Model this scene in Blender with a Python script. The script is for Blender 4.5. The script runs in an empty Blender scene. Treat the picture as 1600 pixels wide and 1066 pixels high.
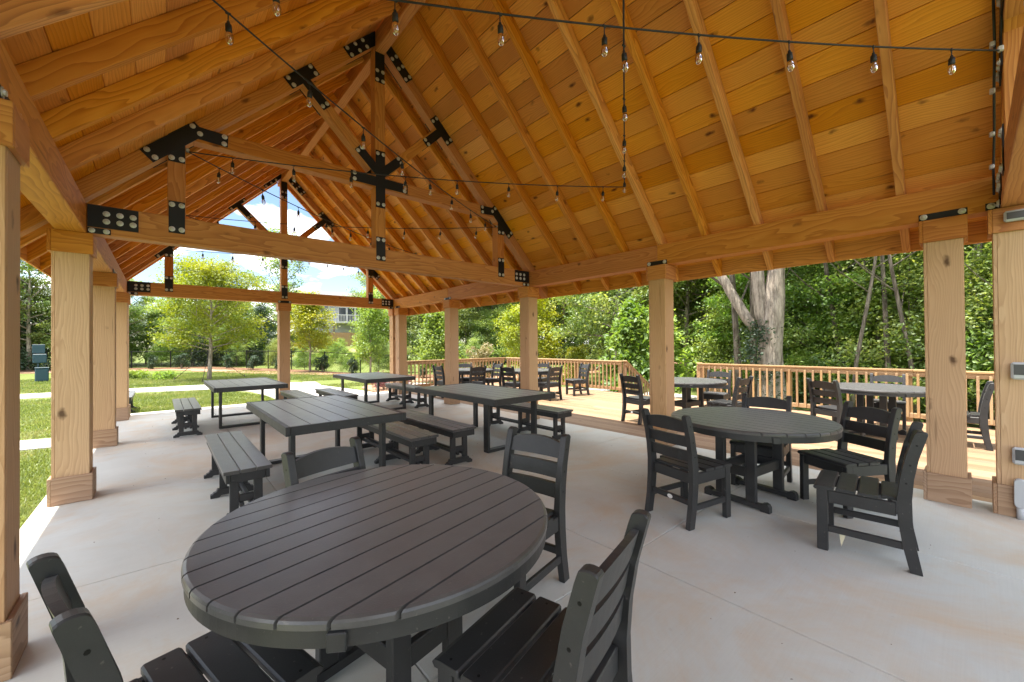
import bpy, math, random
import numpy as np
from mathutils import Matrix, Vector, Euler
random.seed(7); rng = np.random.default_rng(11)
R = math.radians
S = bpy.context.scene
COL = S.collection

# ------------------------------------------------------------------ camera, sky, sun, exposure
cam_d = bpy.data.cameras.new('camera'); cam = bpy.data.objects.new('camera', cam_d); COL.objects.link(cam)
cam_d.sensor_width = 36; cam_d.lens = 627.9 / 1600 * 36; cam_d.clip_end = 900; cam_d.clip_start = 0.05
cam.matrix_world = Matrix.Translation((0, 0, 1.45)) @ Matrix.Rotation(R(-41.099), 4, 'Z') @ Matrix.Rotation(R(90.457), 4, 'X') @ Matrix.Rotation(R(-0.475), 4, 'Z')
S.camera = cam

SUN_DIR = Vector((0.205, -0.07, -1)).normalized()          # way the light travels
SUN_EL = math.asin(-SUN_DIR.z); SUN_AZ = math.atan2(-SUN_DIR.x, -SUN_DIR.y)   # azimuth from +Y towards +X
world = bpy.data.worlds.new('World'); S.world = world; world.use_nodes = True
wt = world.node_tree; wt.nodes.clear()
def wn(t): return wt.nodes.new(t)
out = wn('ShaderNodeOutputWorld'); bg = wn('ShaderNodeBackground'); sky = wn('ShaderNodeTexSky')
sky.sky_type = 'NISHITA'; sky.sun_disc = False; sky.sun_elevation = SUN_EL; sky.sun_rotation = SUN_AZ
sky.altitude = 300; sky.air_density = 1.0; sky.dust_density = 0.5; sky.ozone_density = 1.4
bg.inputs['Strength'].default_value = 0.052
tc = wn('ShaderNodeTexCoord'); sep = wn('ShaderNodeSeparateXYZ'); wt.links.new(tc.outputs['Generated'], sep.inputs[0])
mz = wn('ShaderNodeMath'); mz.operation = 'MAXIMUM'; mz.inputs[1].default_value = 0.0; wt.links.new(sep.outputs['Z'], mz.inputs[0])
az = wn('ShaderNodeMath'); az.operation = 'ADD'; az.inputs[1].default_value = 0.22; wt.links.new(mz.outputs[0], az.inputs[0])
dx = wn('ShaderNodeMath'); dx.operation = 'DIVIDE'; wt.links.new(sep.outputs['X'], dx.inputs[0]); wt.links.new(az.outputs[0], dx.inputs[1])
dy = wn('ShaderNodeMath'); dy.operation = 'DIVIDE'; wt.links.new(sep.outputs['Y'], dy.inputs[0]); wt.links.new(az.outputs[0], dy.inputs[1])
cb = wn('ShaderNodeCombineXYZ'); wt.links.new(dx.outputs[0], cb.inputs[0]); wt.links.new(dy.outputs[0], cb.inputs[1])
nz = wn('ShaderNodeTexNoise'); nz.inputs['Scale'].default_value = 1.55; nz.inputs['Detail'].default_value = 9; nz.inputs['Roughness'].default_value = 0.56
cmp_ = wn('ShaderNodeMapping'); cmp_.inputs['Location'].default_value = (10.96, 17.3, 0.2); wt.links.new(cb.outputs[0], cmp_.inputs[0]); wt.links.new(cmp_.outputs[0], nz.inputs['Vector'])
cr = wn('ShaderNodeValToRGB'); cr.color_ramp.elements[0].position = 0.46; cr.color_ramp.elements[1].position = 0.62
wt.links.new(nz.outputs['Fac'], cr.inputs[0])
cmx = wn('ShaderNodeMix'); cmx.data_type = 'RGBA'
wt.links.new(cr.outputs[0], cmx.inputs[0]); wt.links.new(sky.outputs[0], cmx.inputs[6])
cmx.inputs[7].default_value = (28.0, 27.3, 26.4, 1)
wt.links.new(cmx.outputs[2], bg.inputs[0]); wt.links.new(bg.outputs[0], out.inputs[0])

sun_d = bpy.data.lights.new('sun', 'SUN'); sun = bpy.data.objects.new('sun', sun_d); COL.objects.link(sun)
sun_d.energy = 2.75; sun_d.angle = R(0.53); sun_d.color = (1.0, 0.94, 0.84)
sun.rotation_euler = SUN_DIR.to_track_quat('-Z', 'Y').to_euler(); sun.location = (0, 0, 30)
S.view_settings.view_transform = 'Standard'; S.view_settings.look = 'None'; S.view_settings.gamma = 1
S.view_settings.use_curve_mapping = False
S.view_settings.exposure = 2.38
S.cycles.use_denoising = True; S.cycles.max_bounces = 12; S.cycles.diffuse_bounces = 7; S.cycles.transparent_max_bounces = 12
S.cycles.sample_clamp_indirect = 8.0

# ------------------------------------------------------------------ materials
def nodes_mat(name):
    m = bpy.data.materials.new(name); m.use_nodes = True
    nt = m.node_tree; b = nt.nodes['Principled BSDF']
    return m, nt, b
def N(nt, t, **kw):
    n = nt.nodes.new(t)
    for k, v in kw.items(): n.inputs[k].default_value = v
    return n
def ramp(nt, src, stops):
    r = nt.nodes.new('ShaderNodeValToRGB'); e = r.color_ramp.elements
    while len(e) < len(stops): e.new(0.5)
    for i, (p, c) in enumerate(stops):
        e[i].position = p; e[i].color = (c[0], c[1], c[2], 1)
    nt.links.new(src, r.inputs[0]); return r
def mixc(nt, fac, a, b, mode='MIX'):
    m = nt.nodes.new('ShaderNodeMix'); m.data_type = 'RGBA'; m.blend_type = mode
    for s, i in ((fac, 0), (a, 6), (b, 7)):
        if isinstance(s, (int, float)): m.inputs[i].default_value = s
        elif isinstance(s, tuple): m.inputs[i].default_value = (s[0], s[1], s[2], 1)
        else: nt.links.new(s, m.inputs[i])
    return m.outputs[2]
def math_n(nt, op, a, b=None, clamp=False):
    m = nt.nodes.new('ShaderNodeMath'); m.operation = op; m.use_clamp = clamp
    for i, s in enumerate((a, b)):
        if s is None: continue
        if isinstance(s, (int, float)): m.inputs[i].default_value = s
        else: nt.links.new(s, m.inputs[i])
    return m.outputs[0]

def wood(name, light, mid, dark, knots=0.6, rough=0.62, var=0.35, ringscale=9.0, ring=0.28, kd=0.58):
    """timber whose grain runs along the object's local X"""
    m, nt, b = nodes_mat(name)
    tcn = nt.nodes.new('ShaderNodeTexCoord'); oi = nt.nodes.new('ShaderNodeObjectInfo')
    off = nt.nodes.new('ShaderNodeVectorMath'); off.operation = 'ADD'
    cx = nt.nodes.new('ShaderNodeCombineXYZ')
    r1 = math_n(nt, 'MULTIPLY', oi.outputs['Random'], 37.0); r2 = math_n(nt, 'MULTIPLY', oi.outputs['Random'], 91.0)
    r2 = math_n(nt, 'FRACT', r2); r2 = math_n(nt, 'SUBTRACT', r2, 0.5); r3 = math_n(nt, 'MULTIPLY', r2, 0.5)
    nt.links.new(r1, cx.inputs[0]); nt.links.new(r2, cx.inputs[1]); nt.links.new(r3, cx.inputs[2])
    nt.links.new(tcn.outputs['Object'], off.inputs[0]); nt.links.new(cx.outputs[0], off.inputs[1])
    mp = nt.nodes.new('ShaderNodeMapping'); mp.inputs['Scale'].default_value = (0.06, 1, 1)
    nt.links.new(off.outputs[0], mp.inputs[0])
    wv = N(nt, 'ShaderNodeTexWave', Scale=ringscale, Distortion=4.5, Detail=2.0)
    wv.wave_type = 'RINGS'; wv.rings_direction = 'X'; wv.wave_profile = 'SAW'
    wv.inputs['Detail Scale'].default_value = 1.2
    wp = N(nt, 'ShaderNodeTexNoise', Scale=2.2, Detail=2.0); mpw = nt.nodes.new('ShaderNodeMapping'); mpw.inputs['Scale'].default_value = (0.5, 2.2, 2.2)
    nt.links.new(off.outputs[0], mpw.inputs[0]); nt.links.new(mpw.outputs[0], wp.inputs['Vector'])
    wadd = nt.nodes.new('ShaderNodeVectorMath'); wadd.operation = 'MULTIPLY_ADD'; wadd.inputs[1].default_value = (0.0, 0.16, 0.16)
    nt.links.new(wp.outputs['Color'], wadd.inputs[0]); nt.links.new(mp.outputs[0], wadd.inputs[2])
    nt.links.new(wadd.outputs[0], wv.inputs['Vector'])
    mp2 = nt.nodes.new('ShaderNodeMapping'); mp2.inputs['Scale'].default_value = (2.2, 70, 70)
    nt.links.new(off.outputs[0], mp2.inputs[0])
    fib = N(nt, 'ShaderNodeTexNoise', Scale=1.0, Detail=3.0); nt.links.new(mp2.outputs[0], fib.inputs['Vector'])
    mp3 = nt.nodes.new('ShaderNodeMapping'); mp3.inputs['Scale'].default_value = (0.7, 3, 3)
    nt.links.new(off.outputs[0], mp3.inputs[0])
    blot = N(nt, 'ShaderNodeTexNoise', Scale=1.3, Detail=4.0); nt.links.new(mp3.outputs[0], blot.inputs['Vector'])
    base = ramp(nt, wv.outputs['Fac'], [(0.0, light), (0.6, mid), (0.94, tuple((1 - ring) * x + ring * y for x, y in zip(mid, dark))), (1.0, light)])
    c = mixc(nt, math_n(nt, 'MULTIPLY', fib.outputs['Fac'], 0.34), base.outputs[0], dark)
    bl = ramp(nt, blot.outputs['Fac'], [(0.35, (0, 0, 0)), (0.7, (1, 1, 1))])
    c = mixc(nt, math_n(nt, 'MULTIPLY', bl.outputs[0], 0.3), c, mid)
    # knots
    mk = nt.nodes.new('ShaderNodeMapping'); mk.inputs['Scale'].default_value = (2.6, 5.2, 5.2); nt.links.new(off.outputs[0], mk.inputs[0])
    wob = N(nt, 'ShaderNodeTexNoise', Scale=14.0, Detail=2.0); nt.links.new(off.outputs[0], wob.inputs['Vector'])
    wv_ = nt.nodes.new('ShaderNodeVectorMath'); wv_.operation = 'MULTIPLY_ADD'; wv_.inputs[1].default_value = (0.22, 0.22, 0.22); nt.links.new(wob.outputs['Color'], wv_.inputs[0]); nt.links.new(mk.outputs[0], wv_.inputs[2])
    vo = N(nt, 'ShaderNodeTexVoronoi', Scale=1.0, Randomness=1.0); nt.links.new(wv_.outputs[0], vo.inputs['Vector'])
    kn = ramp(nt, vo.outputs['Distance'], [(0.05, (1, 1, 1)), (0.16, (0, 0, 0))])
    sc_ = nt.nodes.new('ShaderNodeSeparateColor'); nt.links.new(vo.outputs['Color'], sc_.inputs[0])
    pick = math_n(nt, 'GREATER_THAN', sc_.outputs[0], kd)
    c = mixc(nt, math_n(nt, 'MULTIPLY', math_n(nt, 'MULTIPLY', kn.outputs[0], pick), knots), c, tuple(x * 0.40 for x in dark))
    mpc = nt.nodes.new('ShaderNodeMapping'); mpc.inputs['Scale'].default_value = (0.9, 26, 26); nt.links.new(off.outputs[0], mpc.inputs[0])
    ck = N(nt, 'ShaderNodeTexNoise', Scale=1.0, Detail=2.0); nt.links.new(mpc.outputs[0], ck.inputs['Vector'])
    ckr = ramp(nt, ck.outputs['Fac'], [(0.70, (0, 0, 0)), (0.76, (1, 1, 1))])
    c = mixc(nt, math_n(nt, 'MULTIPLY', ckr.outputs[0], 0.5), c, tuple(x * 0.6 for x in dark))
    # per piece tone
    h = nt.nodes.new('ShaderNodeHueSaturation')
    rv = math_n(nt, 'FRACT', math_n(nt, 'MULTIPLY', oi.outputs['Random'], 53.0))
    nt.links.new(math_n(nt, 'ADD', math_n(nt, 'MULTIPLY', rv, var), 1.0 - var * 0.55), h.inputs['Value'])
    rs = math_n(nt, 'FRACT', math_n(nt, 'MULTIPLY', oi.outputs['Random'], 17.0))
    nt.links.new(math_n(nt, 'ADD', math_n(nt, 'MULTIPLY', rs, -0.14), 1.06), h.inputs['Saturation'])
    nt.links.new(math_n(nt, 'ADD', math_n(nt, 'MULTIPLY', rv, 0.010), 0.492), h.inputs['Hue'])
    nt.links.new(c, h.inputs['Color'])
    nt.links.new(h.outputs[0], b.inputs['Base Color'])
    b.inputs['Roughness'].default_value = rough
    b.inputs['Specular IOR Level'].default_value = 0.3
    bp = N(nt, 'ShaderNodeBump', Strength=0.35, Distance=0.004)
    hh = math_n(nt, 'ADD', fib.outputs['Fac'], math_n(nt, 'MULTIPLY', wv.outputs['Fac'], 0.3))
    nt.links.new(hh, bp.inputs['Height']); nt.links.new(bp.outputs[0], b.inputs['Normal'])
    return m

def plain(name, col, rough=0.5, metal=0.0, spec=0.5, noise=0.0, nscale=40, bump=0.0, bscale=200):
    m, nt, b = nodes_mat(name)
    b.inputs['Base Color'].default_value = (*col, 1); b.inputs['Roughness'].default_value = rough
    b.inputs['Metallic'].default_value = metal; b.inputs['Specular IOR Level'].default_value = spec
    tcn = nt.nodes.new('ShaderNodeTexCoord')
    if noise:
        n = N(nt, 'ShaderNodeTexNoise', Scale=nscale, Detail=5.0); nt.links.new(tcn.outputs['Object'], n.inputs['Vector'])
        r = ramp(nt, n.outputs['Fac'], [(0.3, tuple(x * (1 - noise) for x in col)), (0.7, tuple(min(1, x * (1 + noise)) for x in col))])
        nt.links.new(r.outputs[0], b.inputs['Base Color'])
    if bump:
        n2 = N(nt, 'ShaderNodeTexNoise', Scale=bscale, Detail=3.0); nt.links.new(tcn.outputs['Object'], n2.inputs['Vector'])
        bp = N(nt, 'ShaderNodeBump', Strength=bump, Distance=0.002); nt.links.new(n2.outputs['Fac'], bp.inputs['Height'])
        nt.links.new(bp.outputs[0], b.inputs['Normal'])
    return m

W_ROOF = wood('wood_roof_boards', (0.84, 0.385, 0.054), (0.76, 0.315, 0.035), (0.36, 0.108, 0.013), knots=1.0, var=0.34, ringscale=16, ring=0.34, kd=0.22)
W_RAFT = wood('wood_rafters', (0.80, 0.380, 0.070), (0.67, 0.285, 0.042), (0.34, 0.092, 0.014), knots=0.7, var=0.34, ringscale=13, ring=0.6)
W_BEAM = wood('wood_beams', (0.61, 0.280, 0.070), (0.51, 0.210, 0.045), (0.26, 0.080, 0.018), knots=0.8, var=0.18, ringscale=14, ring=0.5)
W_POST = wood('wood_posts', (0.61, 0.400, 0.225), (0.54, 0.340, 0.178), (0.28, 0.140, 0.058), knots=1.0, var=0.14, ringscale=20, ring=0.30, kd=0.45)
W_BASE = wood('wood_post_bases', (0.46, 0.315, 0.20), (0.385, 0.250, 0.15), (0.19, 0.108, 0.058), knots=1.0, var=0.16, ringscale=13, ring=0.5, kd=0.4)
W_DECK = wood('wood_deck_boards', (0.35, 0.235, 0.140), (0.295, 0.187, 0.106), (0.18, 0.100, 0.050), knots=0.8, var=0.42, ringscale=14)
W_RAIL = wood('wood_railing', (0.46, 0.315, 0.165), (0.39, 0.255, 0.125), (0.24, 0.135, 0.058), knots=0.7, var=0.24, ringscale=20)
STEEL = plain('black_powder_coated_steel', (0.006, 0.006, 0.0065), 0.5, 0.0, 0.35, bump=0.1, bscale=300)
ZINC = plain('galvanised_bolt', (0.52, 0.52, 0.50), 0.45, 0.5)
GREYPVC = plain('grey_pvc', (0.42, 0.44, 0.47), 0.45)
CLEARBOX = plain('outlet_cover_plastic', (0.45, 0.47, 0.50), 0.15, 0.0, 0.7)
DARKGREY = plain('dark_device', (0.05, 0.05, 0.055), 0.3)
WHITE = plain('white_plastic', (0.75, 0.75, 0.73), 0.4)
CORD = plain('black_rubber_cord', (0.012, 0.013, 0.013), 0.55)
BRASS = plain('bulb_filament', (0.75, 0.55, 0.3), 0.3, 0.9)

def poly_lumber(name, base, hi, rgh=0.36, sheen=0.05):
    m, nt, b = nodes_mat(name)
    tcn = nt.nodes.new('ShaderNodeTexCoord'); oi = nt.nodes.new('ShaderNodeObjectInfo')
    mp = nt.nodes.new('ShaderNodeMapping'); mp.inputs['Scale'].default_value = (1, 1, 1); nt.links.new(tcn.outputs['Object'], mp.inputs[0])
    n = N(nt, 'ShaderNodeTexNoise', Scale=9.0, Detail=6.0, Roughness=0.65); nt.links.new(mp.outputs[0], n.inputs['Vector'])
    r = ramp(nt, n.outputs['Fac'], [(0.3, base), (0.75, hi)])
    dn = N(nt, 'ShaderNodeTexNoise', Scale=55.0, Detail=2.0); nt.links.new(mp.outputs[0], dn.inputs['Vector'])
    dr = ramp(nt, dn.outputs['Fac'], [(0.69, (0, 0, 0)), (0.76, (1, 1, 1))])
    c = mixc(nt, math_n(nt, 'MULTIPLY', dr.outputs[0], 0.35), r.outputs[0], (0.16, 0.14, 0.125))
    nt.links.new(c, b.inputs['Base Color'])
    b.inputs['Specular IOR Level'].default_value = 0.5; b.inputs['Sheen Weight'].default_value = sheen; b.inputs['Sheen Roughness'].default_value = 0.45
    rr = math_n(nt, 'ADD', math_n(nt, 'MULTIPLY', n.outputs['Fac'], 0.2), rgh); nt.links.new(rr, b.inputs['Roughness'])
    f = N(nt, 'ShaderNodeTexNoise', Scale=260.0, Detail=2.0); nt.links.new(tcn.outputs['Object'], f.inputs['Vector'])
    bp = N(nt, 'ShaderNodeBump', Strength=0.25, Distance=0.0015); nt.links.new(f.outputs['Fac'], bp.inputs['Height'])
    nt.links.new(bp.outputs[0], b.inputs['Normal'])
    return m
POLY = poly_lumber('black_recycled_lumber', (0.0145, 0.015, 0.0162), (0.026, 0.026, 0.0272))
POLYTOP = poly_lumber('charcoal_recycled_lumber_top', (0.052, 0.050, 0.050), (0.084, 0.082, 0.081), 0.22, 0.2)

def concrete(name, a, b_, stain, broom=True):
    m, nt, b = nodes_mat(name)
    g = nt.nodes.new('ShaderNodeNewGeometry')
    n = N(nt, 'ShaderNodeTexNoise', Scale=1.4, Detail=9.0, Roughness=0.72); nt.links.new(g.outputs['Position'], n.inputs['Vector'])
    r = ramp(nt, n.outputs['Fac'], [(0.3, a), (0.7, b_)])
    s = N(nt, 'ShaderNodeTexNoise', Scale=0.9, Detail=9.0, Roughness=0.70, Distortion=0.8)
    mps = nt.nodes.new('ShaderNodeMapping'); mps.inputs['Location'].default_value = (3.1, 7.7, 0); nt.links.new(g.outputs['Position'], mps.inputs[0]); nt.links.new(mps.outputs[0], s.inputs['Vector'])
    sr = ramp(nt, s.outputs['Fac'], [(0.46, (0, 0, 0)), (0.70, (1, 1, 1))])
    c = mixc(nt, math_n(nt, 'MULTIPLY', sr.outputs[0], 0.85), r.outputs[0], stain)
    sp = N(nt, 'ShaderNodeTexNoise', Scale=26.0, Detail=2.0); nt.links.new(g.outputs['Position'], sp.inputs['Vector'])
    spr = ramp(nt, sp.outputs['Fac'], [(0.70, (0, 0, 0)), (0.78, (1, 1, 1))])
    c = mixc(nt, math_n(nt, 'MULTIPLY', spr.outputs[0], 0.16), c, tuple(x * 0.5 for x in stain))
    mp = nt.nodes.new('ShaderNodeMapping'); mp.inputs['Scale'].default_value = (1.2, 120, 1) if broom else (60, 60, 60)
    nt.links.new(g.outputs['Position'], mp.inputs[0])
    f = N(nt, 'ShaderNodeTexNoise', Scale=1.0, Detail=4.0, Roughness=0.7); nt.links.new(mp.outputs[0], f.inputs['Vector'])
    c = mixc(nt, math_n(nt, 'MULTIPLY', f.outputs['Fac'], 0.30), c, tuple(x * 0.62 for x in a))
    nt.links.new(c, b.inputs['Base Color']); b.inputs['Roughness'].default_value = 0.72
    b.inputs['Specular IOR Level'].default_value = 0.35
    bp = N(nt, 'ShaderNodeBump', Strength=0.3, Distance=0.003); nt.links.new(f.outputs['Fac'], bp.inputs['Height']); nt.links.new(bp.outputs[0], b.inputs['Normal'])
    return m
CONC = concrete('broomed_concrete', (0.535, 0.545, 0.510), (0.615, 0.627, 0.59), (0.58, 0.445, 0.30))
CONC2 = concrete('path_concrete', (0.42, 0.40, 0.37), (0.50, 0.48, 0.445), (0.52, 0.45, 0.38))

# ------------------------------------------------------------------ mesh helpers
class MB:
    def __init__(s): s.v = []; s.f = []
    def add(s, vs, fs):
        k = len(s.v); s.v += [tuple(p) for p in vs]; s.f += [tuple(i + k for i in q) for q in fs]
    def box(s, c, sz, bev=0.0, M=None):
        hx, hy, hz = (a / 2 for a in sz)
        if bev <= 0:
            vs = [Vector((x * hx, y * hy, z * hz)) for z in (-1, 1) for y in (-1, 1) for x in (-1, 1)]
            fs = [(0, 2, 3, 1), (4, 5, 7, 6), (0, 1, 5, 4), (2, 6, 7, 3), (0, 4, 6, 2), (1, 3, 7, 5)]
        else:
            b = min(bev, hx * .9, hy * .9, hz * .9); vs = []; idx = {}
            for sx in (-1, 1):
                for sy in (-1, 1):
                    for sz_ in (-1, 1):
                        for ax in range(3):
                            p = [sx * (hx - b), sy * (hy - b), sz_ * (hz - b)]
                            p[ax] = (sx * hx, sy * hy, sz_ * hz)[ax]
                            idx[(sx, sy, sz_, ax)] = len(vs); vs.append(Vector(p))
            fs = []
            for ax in range(3):
                for sg in (-1, 1):
                    o = [a for a in range(3) if a != ax]; q = []
                    for u, w in ((-1, -1), (1, -1), (1, 1), (-1, 1)):
                        k = [0, 0, 0]; k[ax] = sg; k[o[0]] = u; k[o[1]] = w; q.append(idx[(*k, ax)])
                    fs.append(q)
            for ax in range(3):                     # edges along ax
                o = [a for a in range(3) if a != ax]
                for u in (-1, 1):
                    for w in (-1, 1):
                        k1 = [0, 0, 0]; k1[o[0]] = u; k1[o[1]] = w; k2 = list(k1); k1[ax] = -1; k2[ax] = 1
                        fs.append([idx[(*k1, o[0])], idx[(*k2, o[0])], idx[(*k2, o[1])], idx[(*k1, o[1])]])
            for sx in (-1, 1):
                for sy in (-1, 1):
                    for sz_ in (-1, 1): fs.append([idx[(sx, sy, sz_, a)] for a in range(3)])
            ff = []
            for q in fs:                            # outward winding
                c0 = sum((vs[i] for i in q), Vector()) / len(q); nrm = (vs[q[1]] - vs[q[0]]).cross(vs[q[2]] - vs[q[0]])
                ff.append(q if nrm.dot(c0) > 0 else q[::-1])
            fs = ff
        c = Vector(c)
        vs = [(M @ p if M is not None else p) + c for p in vs]
        s.add(vs, fs); return s
    def tube(s, path, radii, n=8, cap=True):
        path = [Vector(p) for p in path]; rings = []
        ref = Vector((0, 0, 1))
        for i, p in enumerate(path):
            d = (path[min(i + 1, len(path) - 1)] - path[max(i - 1, 0)])
            d = d.normalized() if d.length > 1e-9 else Vector((0, 0, 1))
            if i == 0:
                a = d.cross(ref) if abs(d.z) < 0.9 else d.cross(Vector((1, 0, 0)))
            else: a = a - d * a.dot(d)
            a.normalize(); b = a.cross(d); r = radii[i] if hasattr(radii, '__len__') else radii
            rings.append([p + a * (r * math.cos(2 * math.pi * k / n)) + b * (r * math.sin(2 * math.pi * k / n)) for k in range(n)])
        vs = [q for rg in rings for q in rg]; fs = []
        for i in range(len(path) - 1):
            for k in range(n): fs.append((i * n + k, i * n + (k + 1) % n, (i + 1) * n + (k + 1) % n, (i + 1) * n + k))
        if cap: fs.append(tuple(range(n))[::-1]); fs.append(tuple((len(path) - 1) * n + k for k in range(n)))
        s.add(vs, fs); return s
    def prism(s, prof, axis, t, c=(0, 0, 0), bev=0.0):
        """closed 2D outline extruded by thickness t along axis (0: outline in yz, 1: in xz, 2: in xy), centred"""
        n = len(prof); o = [a for a in range(3) if a != axis]
        cen = (sum(p[0] for p in prof) / n, sum(p[1] for p in prof) / n)
        layers = [(-t / 2, 0)] if bev <= 0 else [(-t / 2, bev), (-t / 2 + bev, 0)]
        layers += [(t / 2, 0)] if bev <= 0 else [(t / 2 - bev, 0), (t / 2, bev)]
        vs = []
        for h, ins in layers:
            for p in prof:
                q = [0, 0, 0]; d = (p[0] - cen[0], p[1] - cen[1]); L = math.hypot(*d) or 1
                q[o[0]] = p[0] - d[0] / L * ins; q[o[1]] = p[1] - d[1] / L * ins; q[axis] = h
                vs.append(Vector(q) + Vector(c))
        fs = []
        for j in range(len(layers) - 1):
            for k in range(n): fs.append((j * n + k, j * n + (k + 1) % n, (j + 1) * n + (k + 1) % n, (j + 1) * n + k))
        fs.append(tuple(range(n))[::-1]); fs.append(tuple((len(layers) - 1) * n + k for k in range(n)))
        if axis == 1: fs = [f[::-1] for f in fs]
        s.add(vs, fs); return s
    def lathe(s, prof, n=12, M=None):
        vs = []
        for r, z in prof:
            for k in range(n): vs.append(Vector((r * math.cos(2 * math.pi * k / n), r * math.sin(2 * math.pi * k / n), z)))
        fs = []
        for j in range(len(prof) - 1):
            for k in range(n): fs.append((j * n + k, j * n + (k + 1) % n, (j + 1) * n + (k + 1) % n, (j + 1) * n + k))
        if prof[0][0] > 1e-6: fs.append(tuple(range(n))[::-1])
        if prof[-1][0] > 1e-6: fs.append(tuple((len(prof) - 1) * n + k for k in range(n)))
        if M is not None: vs = [M @ p for p in vs]
        s.add(vs, fs); return s
    def mesh(s, name, mat, smooth=False):
        me = bpy.data.meshes.new(name); me.from_pydata(s.v, [], s.f); me.materials.append(mat)
        if smooth: me.polygons.foreach_set('use_smooth', [True] * len(me.polygons))
        me.update(); return me
    def build(s, name, mat, parent=None, M=None, smooth=False):
        return link(name, s.mesh(name, mat, smooth), parent, M)

def link(name, me, parent=None, M=None):
    o = bpy.data.objects.new(name, me); COL.objects.link(o)
    if parent is not None: o.parent = parent
    if M is not None: o.matrix_basis = M
    return o
def tag(o, label=None, cat=None, group=None, kind=None):
    if label: o['label'] = label
    if cat: o['category'] = cat
    if group: o['group'] = group
    if kind: o['kind'] = kind
    return o
def empty(name, loc=(0, 0, 0), rz=0.0):
    o = bpy.data.objects.new(name, None); COL.objects.link(o); o.location = loc; o.rotation_euler = (0, 0, rz); o.empty_display_size = 0.1
    return o
def copy_tree(o, parent=None):
    c = o.copy(); COL.objects.link(c); c.parent = parent
    for ch in o.children: copy_tree(ch, c)
    return c
T = Matrix.Translation
_tm = {}
def timber(name, p0, p1, w, d, mat, parent=None, up=(0, 0, 1), bev=0.004, off=(0, 0, 0)):
    """straight timber from p0 to p1 (local X), w wide across, d deep along 'up'. coordinates in the parent's frame"""
    p0 = Vector(p0) - Vector(off); p1 = Vector(p1) - Vector(off); x = p1 - p0; L = x.length; x.normalize()
    z = Vector(up); z = (z - x * z.dot(x)).normalized(); y = z.cross(x)
    key = (round(L, 3), round(w, 3), round(d, 3), mat.name, bev)
    if key not in _tm: _tm[key] = MB().box((0, 0, 0), (L, w, d), bev).mesh(name, mat)
    M = Matrix((x, y, z)).transposed().to_4x4(); M.translation = (p0 + p1) / 2
    return link(name, _tm[key], parent, M)

# ------------------------------------------------------------------ terrain
def sst(a, b, x):
    t = np.clip((x - a) / (b - a), 0, 1); return t * t * (3 - 2 * t)
def hgt(x, y):
    x = np.asarray(x, float); y = np.asarray(y, float)
    z = -0.10 + 0 * x
    z = z - 0.62 * sst(6.0, 10.5, x) * (1 - 0.6 * sst(14, 26, y))
    z = z + 0.05 * np.maximum(0, x - 17) * (1 - sst(12, 25, y))
    hill = sst(30, 62, y) * sst(2, 16, x) * (1 - sst(42, 60, x))
    z = z + 1.9 * hill + 0.35 * sst(36, 55, y)
    return z
def hz(x, y): return float(hgt(x, y))

def terrain():
    xs = np.concatenate([np.linspace(-400, -40, 13)[:-1], np.linspace(-40, 60, 126), np.linspace(60, 400, 13)[1:]])
    ys = np.concatenate([np.linspace(-400, -30, 13)[:-1], np.linspace(-30, 90, 151), np.linspace(90, 500, 13)[1:]])
    X, Y = np.meshgrid(xs, ys); Z = hgt(X, Y)
    inside = (X > -0.7) & (X < 10.0) & (Y > -4) & (Y < 11.9)
    Z = np.where(inside, np.minimum(Z, -0.42), Z)
    nx, ny = len(xs), len(ys)
    vs = np.stack([X.ravel(), Y.ravel(), Z.ravel()], 1)
    fs = [(j * nx + i, j * nx + i + 1, (j + 1) * nx + i + 1, (j + 1) * nx + i) for j in range(ny - 1) for i in range(nx - 1)]
    me = bpy.data.meshes.new('ground'); me.from_pydata(vs.tolist(), [], fs)
    me.polygons.foreach_set('use_smooth', [True] * len(me.polygons))
    m, nt, b = nodes_mat('lawn_ground')
    g = nt.nodes.new('ShaderNodeNewGeometry')
    n1 = N(nt, 'ShaderNodeTexNoise', Scale=0.35, Detail=6.0, Roughness=0.6); nt.links.new(g.outputs['Position'], n1.inputs['Vector'])
    n2 = N(nt, 'ShaderNodeTexNoise', Scale=14.0, Detail=4.0, Roughness=0.7); nt.links.new(g.outputs['Position'], n2.inputs['Vector'])
    c1 = ramp(nt, n1.outputs['Fac'], [(0.32, (0.105, 0.145, 0.034)), (0.55, (0.150, 0.180, 0.050)), (0.72, (0.20, 0.185, 0.075))])
    c2 = ramp(nt, n2.outputs['Fac'], [(0.3, (0.08, 0.118, 0.028)), (0.7, (0.175, 0.195, 0.062))])
    c = mixc(nt, 0.5, c1.outputs[0], c2.outputs[0])
    nt.links.new(c, b.inputs['Base Color']); b.inputs['Roughness'].default_value = 0.9; b.inputs['Specular IOR Level'].default_value = 0.1
    bp = N(nt, 'ShaderNodeBump', Strength=0.8, Distance=0.03); nt.links.new(n2.outputs['Fac'], bp.inputs['Height']); nt.links.new(bp.outputs[0], b.inputs['Normal'])
    me.materials.append(m); o = link('ground', me); tag(o, kind='structure'); return o
terrain()

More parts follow.
